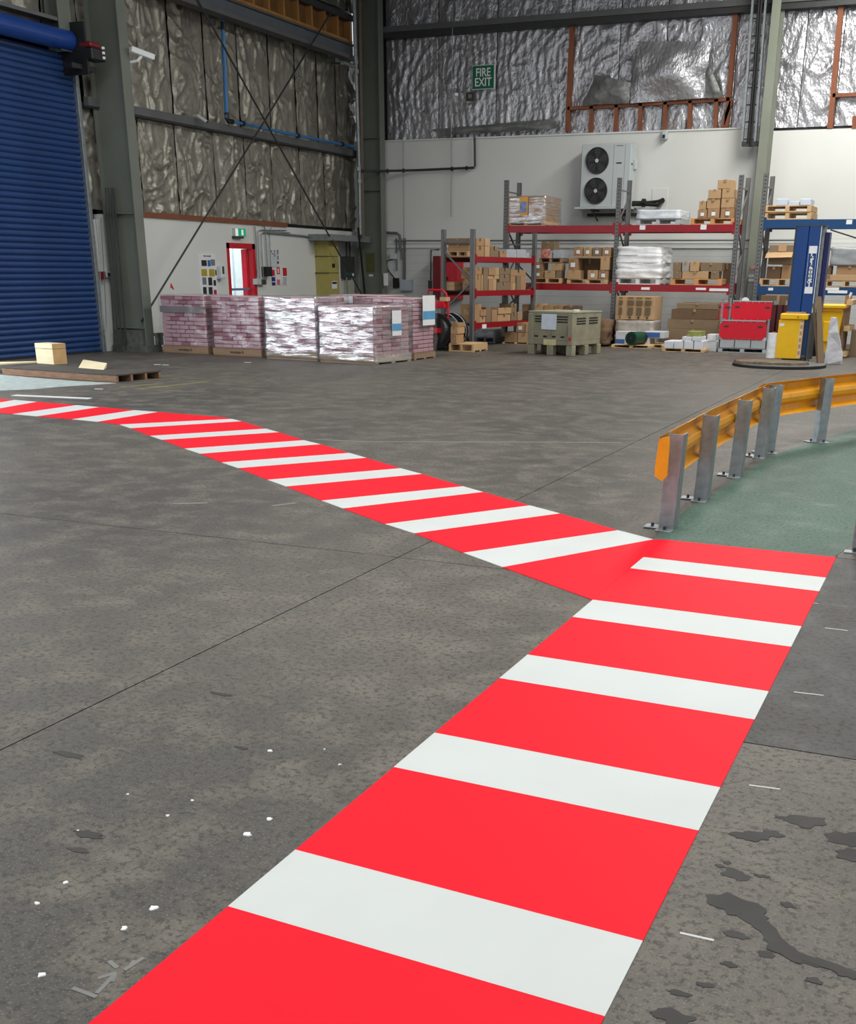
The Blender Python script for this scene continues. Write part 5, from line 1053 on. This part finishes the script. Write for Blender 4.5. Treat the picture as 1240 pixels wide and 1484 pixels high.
carton(MI, (1194.3, 385, 1204.4, 397.8), 'small brown carton left on the CASE box', 'b2', .4, card3); carton(MI, (1211, 385, 1250, 397.8), 'wide brown carton right on the CASE box', 'b2', .4, card)
bundle(MI, (1203.6, 358.5, 1256, 385), 'grey plastic wrapped crate at the top of the pile right of the mast', .6, mat('grey_plastic', srgb(150, 154, 158), .4, var=.1, bump=.4), 'b2', n=8)
carton(FC2, (1098, 428, 1150, 505), 'dark brown stacked carton on the floor under the blue rack', None, .6, card3, zb=0)
tag(T('hanging_wire', darksteel, [at_y(1203, 333, YM + .2), at_y(1250, 348, YM + .4)], .015), 'dark strap sagging from the mast top to the right', 'wire')
# items at column 3
cs3 = bbox('control_cabinet', mat('steel_grey_cabinet', srgb(120, 122, 122), .5), (1083, 386, 1099, 440), .3, 'grey cabinet at the foot of the back wall column', 'cabinet', Y=YB - .62); bbox('red_label', mat('pink_label', srgb(205, 120, 130), .6), (1087, 386, 1094, 390), .31, parent=cs3, Y=YB - .62)
for y in (398, 404): bbox('name_plate', mat('plate_grey', srgb(165, 168, 166), .5), (1084, y, 1095, y + 4.5), .31, parent=cs3, Y=YB - .62)
# ================================================================== WRAPPED PINK PALLETS
def pink(label, p, deg, w, d, hp, h, rows, front=5, sidec=4, band=None, lab=None, wr=1):
    e = empty('wrapped_pallet_load', (p[0], p[1], 0), radians(deg)); tag(e, label, 'pallet load')
    q = empty('pallet', (w / 2, 0, 0)); q.parent = e; pallet_parts(q, w, d, hp, wood_w if wr == 1 else mat('pallet_under_film', srgb(190, 180, 165), .6))
    B('pallet_end_board', wood_w, 0, w, -.012, 0, hp * .1, hp * .95, q).location = (-w / 2, 0, 0)
    if wr == 1: text('woodstar R', .07, darksteel, q, standing(0, -.016, hp * .5), 'print', bold=.001)
    rh = (h - hp) / rows; inset = .02
    cwf = (w - 2 * inset) / front; cds = (d - 2 * inset) / sidec
    mes = {}
    for mi, mm in enumerate((pinkm, pinkd)):
        for ori in (0, 1):
            bm = bmesh.new(); a, b_ = (cwf, .26) if ori == 0 else (.26, cds)
            add_box(bm, 0, a - .014, 0, b_ - .012, 0, rh - .01); rnd(bm, .008); bmesh.ops.recalc_face_normals(bm, faces=bm.faces[:])
            me = bpy.data.meshes.new('carton'); bm.to_mesh(me); bm.free(); me.materials.append(mm); mes[(mi, ori)] = me
    B('inner_stack', pinkd, inset + .2, w - inset - .2, .2, d - .06, hp, h - .02, e)
    for k in range(rows):
        off = (k % 2) * cwf * .45
        for i in range(front):
            x = inset + i * cwf - (off if i else 0)
            inst('carton', mes[(1 if random.random() < .25 else 0, 0)], e, (x + random.uniform(-.003, .003), inset + random.uniform(-.012, .012), hp + k * rh))
        if off: inst('carton', mes[(0, 0)], e, (w - inset - cwf, inset + .004, hp + k * rh))
        for j in range(sidec):
            inst('carton', mes[(1 if random.random() < .25 else 0, 1)], e, (w - inset - .26 + random.uniform(-.004, .006), inset + j * cds, hp + k * rh))
    B('top_sheet', mat('pale_pink_sheet', srgb(222, 190, 195), .6), .02, w - .02, .02, d - .02, h - .005, h + .006, e)
    if band: B('grey_band', mat('grey_band', srgb(118, 110, 108), .6), -.0, w * band[2], -.004, .0, band[0], band[1], e)
    f = wrapping(e, w + .03, d + .03, h - (.02 if wr == 2 else .13), .03 if wr == 2 else .14, n=26, amp=.018, m=film_thin if wr == 1 else film); f.location = (w / 2, -.015, 0)
    if lab:
        x0, x1, z0, z1, f_ = lab
        if f_ == 'r':
            B('label_sheet', paper, w + .04, w + .046, x0, x1, z0, z1, e); B('label_blue', mat('label_sky', srgb(92, 160, 200), .6), w + .046, w + .05, x0, x1, z0 + (z1 - z0) * .2, z0 + (z1 - z0) * .48, e)
        elif f_ == 'f': B('label_sheet', paper, x0, x1, -.05, -.044, z0, z1, e)
    return e
pA, pB_, pC_, pD_ = at_z(237, 511), at_z(309.5, 514.5), at_z(387, 519.5), at_z(464, 524.2)
hA = Plane((pA.x, pA.y), 0).at(270, 428.5)[1]; hB = Plane((pB_.x, pB_.y), 0).at(345, 430.5)[1]; hC = Plane((pC_.x, pC_.y), 0).at(425, 431)[1]; hD = Plane((pD_.x, pD_.y), 0).at(500, 444)[1]
print('heights', hA, hB, hC, hD)
pink('leftmost pink carton load with a grey band, beside the left column', (pA.x, pA.y), -1.5, 1.12, 1.0, .15, hA, 12, band=(.78, .9, 1))
pink('second pink carton load from the left, lightly wrapped', (pB_.x, pB_.y), -5, 1.2, 1.0, .15, hB, 13)
pink('third pink carton load from the left, glossy film catching light', (pC_.x, pC_.y), -6, 1.2, 1.0, .15, hC, 12, band=(.72, .84, .55), wr=2)
pink('nearest pink carton load, thickly wrapped, with white and blue label', (pD_.x, pD_.y), -7.5, 1.25, 1.2, .15, hD, 12, lab=(.5, .8, .48, .92, 'r'), wr=2)
pE = at_z(595, 524.0); 
pink('rearmost right pink carton load with a blue label by the reel trolley', (-10.86, pE.y + .36), -2, 1.15, .92, .13, hD + .12, 13, lab=(.28, .8, .62, 1.16, 'r'))
pink('pink carton load hidden behind the nearest load, only its top showing', (-11.8, 20.95), -3, 1.15, 1.1, .13, hC + .02, 13, lab=(.35, .6, hC - .12, hC + .01, 'f'))
# ================================================================== LEFT FOREGROUND PLATFORM AND TIMBER
# worn pale apron and timber platform
ap = [at_z(*p) for p in ((-60, 572), (0, 566.4), (45, 564.5), (85, 561), (150, 557), (169, 555.5), (100, 552), (42, 547), (0, 543), (-60, 538))]
tag(flat('concrete_apron', concretew, [(p.x, p.y) for p in ap], 0, .004), 'pale washed concrete apron in front of the timber platform at left', 'floor marking')
q0, q1 = at_z(5, 543), at_z(169, 554.6)
ang = atan2(q1.y - q0.y, q1.x - q0.x); PLt = Plane((q1.x, q1.y), math.degrees(ang)); Lp = (q1 - q0).length + .02; hPt = PLt.at(169, 543.7)[1]
pf = empty('timber_platform', (q1.x, q1.y, .004), ang); tag(pf, 'long low brown timber platform with dark top before the blue door', 'platform')
dd = .95; bt = .045
bmw = mat('rough_brown_bearer', srgb(140, 108, 84), .8, var=.25, scale=5, stretch=(1, 8, 8)); 
for k in range(4): B('bearer', bmw, -Lp, 0, k * (dd - bt) / 3, k * (dd - bt) / 3 + bt, 0, hPt - .02, pf)
dkm = mat('black_worn_deck', srgb(74, 68, 63), .8, var=.2, scale=3)
for k in range(int(Lp / .145)): B('deck_board', dkm, -(k + 1) * .145 + .006, -k * .145, 0, dd, hPt - .02, hPt, pf)
def ontop(px, py): return at_z(px, py, hPt + .006)
# pale wooden crate block
cA, cB, cC = ontop(53.5, 526.8), ontop(78.3, 528.5), ontop(93.3, 527)
ca = atan2(cB.y - cA.y, cB.x - cA.x); wC = (cB - cA).length; CP = Plane((cA.x, cA.y), math.degrees(ca)); hC2 = CP.at(63, 497.8)[1] - cA.z; dC = .27
cr = empty('wooden_box', (cA.x, cA.y, cA.z)); cr.rotation_euler = (0, 0, ca); tag(cr, 'pale new wooden box with a lid standing on the dark platform', 'box')
pine = mat('pale_pine', srgb(232, 218, 180), .6, var=.07, scale=3, stretch=(1, 1, 6)); pine2 = mat('pine_end', srgb(196, 160, 110), .6, var=.1, scale=5)
B('box_body', pine, 0, wC, 0, dC, 0, hC2 * .74, cr, .004); B('box_lid', pine, 0, wC + .003, -.003, dC, hC2 * .755, hC2, cr, .004)
B('end_panel', pine2, wC, wC + .008, .0, dC, 0, hC2 * .74, cr); B('end_panel', pine2, wC + .003, wC + .01, .0, dC, hC2 * .76, hC2, cr)
# pale wedge of timber
wA, wB_, wC_, wD = ontop(113.5, 533), ontop(150, 536), ontop(154.5, 533.5), ontop(120, 528)
bm = bmesh.new(); wz_ = .075
A_ = [Vector((p.x, p.y, wA.z)) for p in (wA, wB_, wC_, wD)]; top = [A_[3] + Vector((0, .02, wz_)), A_[2] + Vector((0, 0.02, wz_))]
vs = [bm.verts.new(p) for p in A_ + top]
for f in ((3, 2, 1, 0), (0, 1, 5, 4), (4, 5, 2, 3), (0, 4, 3), (1, 2, 5)): bm.faces.new([vs[i] for i in f])
tag(link('timber_wedge', bm, pine), 'small pale timber wedge lying on the dark platform', 'timber')
pk0, pk1 = ontop(-40, 531), ontop(53, 526)
bm = bmesh.new(); add_prism(bm, [(pk0.x, pk0.y), (pk1.x, pk1.y), (pk1.x - .1, pk1.y + .12), (pk0.x - .2, pk0.y + .6)], lambda x, y: Vector((x, y, pk0.z)), lambda x, y: Vector((x, y, pk0.z + .02)))
tag(link('plywood_sheet', bm, pine), 'pale plywood sheet at the left edge behind the platform', 'plywood')
# white strip on the floor
s0, s1 = at_z(20, 573.8), at_z(130, 578.5); an = atan2(s1.y - s0.y, s1.x - s0.x)
ws = B('white_strip', white, 0, (s1 - s0).length, 0, .11, 0, .012, None, .002, loc=(s0.x, s0.y - .05, 0), rz=an); tag(ws, 'loose white flat strip lying beside the far end of the walkway', 'strip')
for px, py in ((240, 529), (228, 528.5), (359, 525.5), (143, 564)):
    p = at_z(px, py); tag(B('paper_scrap', paper, -.06, .06, -.02, .02, 0, .004, None, loc=(p.x, p.y, 0), rz=random.random()), 'small white paper scrap on the floor before the pink loads', 'debris', 'paper scraps before the loads')
ylw = mat('faded_yellow_line', srgb(130, 120, 70), .7)
for a, b in (((175, 561), (230, 556)), ((200, 564), (300, 553)), ((205, 551), (260, 548)), ((215, 560), (245, 560.5))):
    A, Bq = at_z(*a), at_z(*b); n = Vector((-(Bq - A).y, (Bq - A).x, 0)).normalized() * .035
    flat('faded_yellow_mark', ylw, [((A + n).x, (A + n).y), ((A - n).x, (A - n).y), ((Bq - n).x, (Bq - n).y), ((Bq + n).x, (Bq + n).y)], 0, .001, fl)
# ================================================================== GUARDRAIL
ZG = at_y(975, 630, at_z(962, 769).y).z
posts = []
def guard(label, pts, n_post, beam_pts, side, lead=None):
    e = empty('guardrail'); tag(e, label, 'barrier')
    for (x, y, a) in pts:
        bm = bmesh.new(); add_box(bm, -.05, .05, -.003, .003, 0, ZG); 
        add_box(bm, -.05, -.044, 0, .09, 0, ZG); add_box(bm, .044, .05, 0, .13, 0, ZG)
        p = link('post', bm, steel, e, loc=(x, y, 0), rz=a); p.rotation_euler = (0, .035, a)
        B('base_plate', steel, -.055, .055, -.09, .0, 0, .008, p, .001); B('base_plate', steel, -.15, -.05, -.02, .09, 0, .008, p, .001)
        T('anchor_bolt', darksteel, [(0, -.045, .008), (0, -.045, .03)], .011, p, 6); T('anchor_bolt', darksteel, [(-.1, .03, .008), (-.1, .03, .03)], .011, p, 6)
    # W profile beam
    prof = [(0, -.16), (.01, -.155), (.06, -.125), (.064, -.075), (.005, -.035), (0, 0), (.005, .035), (.064, .075), (.06, .125), (.01, .155), (0, .16)]
    zc = ZG - .15
    for i, (a, b) in enumerate(zip(beam_pts, beam_pts[1:])):
        A, Bq = Vector((*a, 0)), Vector((*b, 0)); t = (Bq - A).normalized(); nrm = Vector((-t.y, t.x, 0)) * side
        full = [(x + .0, z) for x, z in prof] + [(x - .004, z) for x, z in prof[::-1]]
        bm = bmesh.new(); add_prism(bm, full, lambda x, z: A + nrm * x + Vector((0, 0, zc + z)), lambda x, z: Bq + nrm * x + Vector((0, 0, zc + z))); link('rail', bm, yrail, e)
        bm = bmesh.new(); m_ = A.lerp(Bq, .38); add_prism(bm, [(x - .004, z) for x, z in prof] + [(x - .007, z) for x, z in prof[::-1]], lambda x, z: m_ + nrm * x + Vector((0, 0, zc + z)), lambda x, z: m_ + t * .3 + nrm * x + Vector((0, 0, zc + z))); link('splice_plate', bm, yrail, e)
    return e
g0 = [at_z(*p) for p in ((964.5, 767.5), (1014, 725.5), (1064, 691), (1100, 663))]
print('posts', [tuple(round(c, 2) for c in p) for p in g0], ZG)
gx = -1.66
e = guard('near straight length of yellow guardrail on galvanised posts', [(p.x, p.y, 0) for p in g0], 4, [(g0[0].x - .03, g0[0].y + .02), (g0[1].x - .036, g0[1].y + .3), (g0[3].x - .036, g0[3].y + .3)], 1)
# end terminal
Ye = g0[0].y - .13; tp = [at_y(x, y, Ye) for x, y in ((954, 639), (958, 635), (969.5, 633), (969.5, 645), (966, 690), (959, 697.5), (948, 690), (949, 675))]
bm = bmesh.new(); add_prism(bm, [(p.x, p.z) for p in tp], lambda x, z: Vector((x, Ye, z)), lambda x, z: Vector((x, Ye + .02, z))); link('end_terminal', bm, yrail, e)
h0, h1 = at_z(1114.5, 656.5), at_z(1189, 641)
dr2 = (h1 - h0).normalized(); a2 = atan2(dr2.y, dr2.x)
q2 = at_z(1240, 545, ZG)
print('rail2', h0, h1, q2, at_z(1130, 558, ZG))
dirr = Vector((q2.x - h0.x, q2.y - h0.y, 0)).normalized(); aa = atan2(dirr.y, dirr.x)
nn = Vector((-dirr.y, dirr.x, 0)) * .1
s_ = Vector((h0.x, h0.y, 0)) + nn - dirr * .05; m_ = Vector((h1.x, h1.y, 0)) + nn; e_ = Vector((q2.x, q2.y, 0)) + dirr * 3
e = guard('far angled length of yellow guardrail running out to the right', [(h0.x, h0.y, aa - .6), (h1.x, h1.y, aa - .5), (h1.x + dirr.x * 1.6, h1.y + dirr.y * 1.6, aa - .5)], 3, [(s_.x, s_.y), (m_.x + dirr.x * .3, m_.y + dirr.y * .3), (e_.x, e_.y)], 1)
pp_ = at_z(1236, 799)
bm = bmesh.new(); add_box(bm, -.05, .1, -.003, .003, 0, .3); 
gp2 = empty('guardrail_post', (pp_.x + .01, pp_.y, 0)); tag(gp2, 'galvanised post cut by the right edge at the end of the red band', 'post')
bm.free(); B('post', steel, -.02, .13, -.003, .003, 0, ZG, gp2); B('flange', steel, -.02, -.014, 0, .09, 0, ZG, gp2); B('base_plate', steel, -.06, .1, -.08, 0, 0, .008, gp2); T('anchor_bolt', darksteel, [(0, -.04, .008), (0, -.04, .03)], .011, gp2, 6)
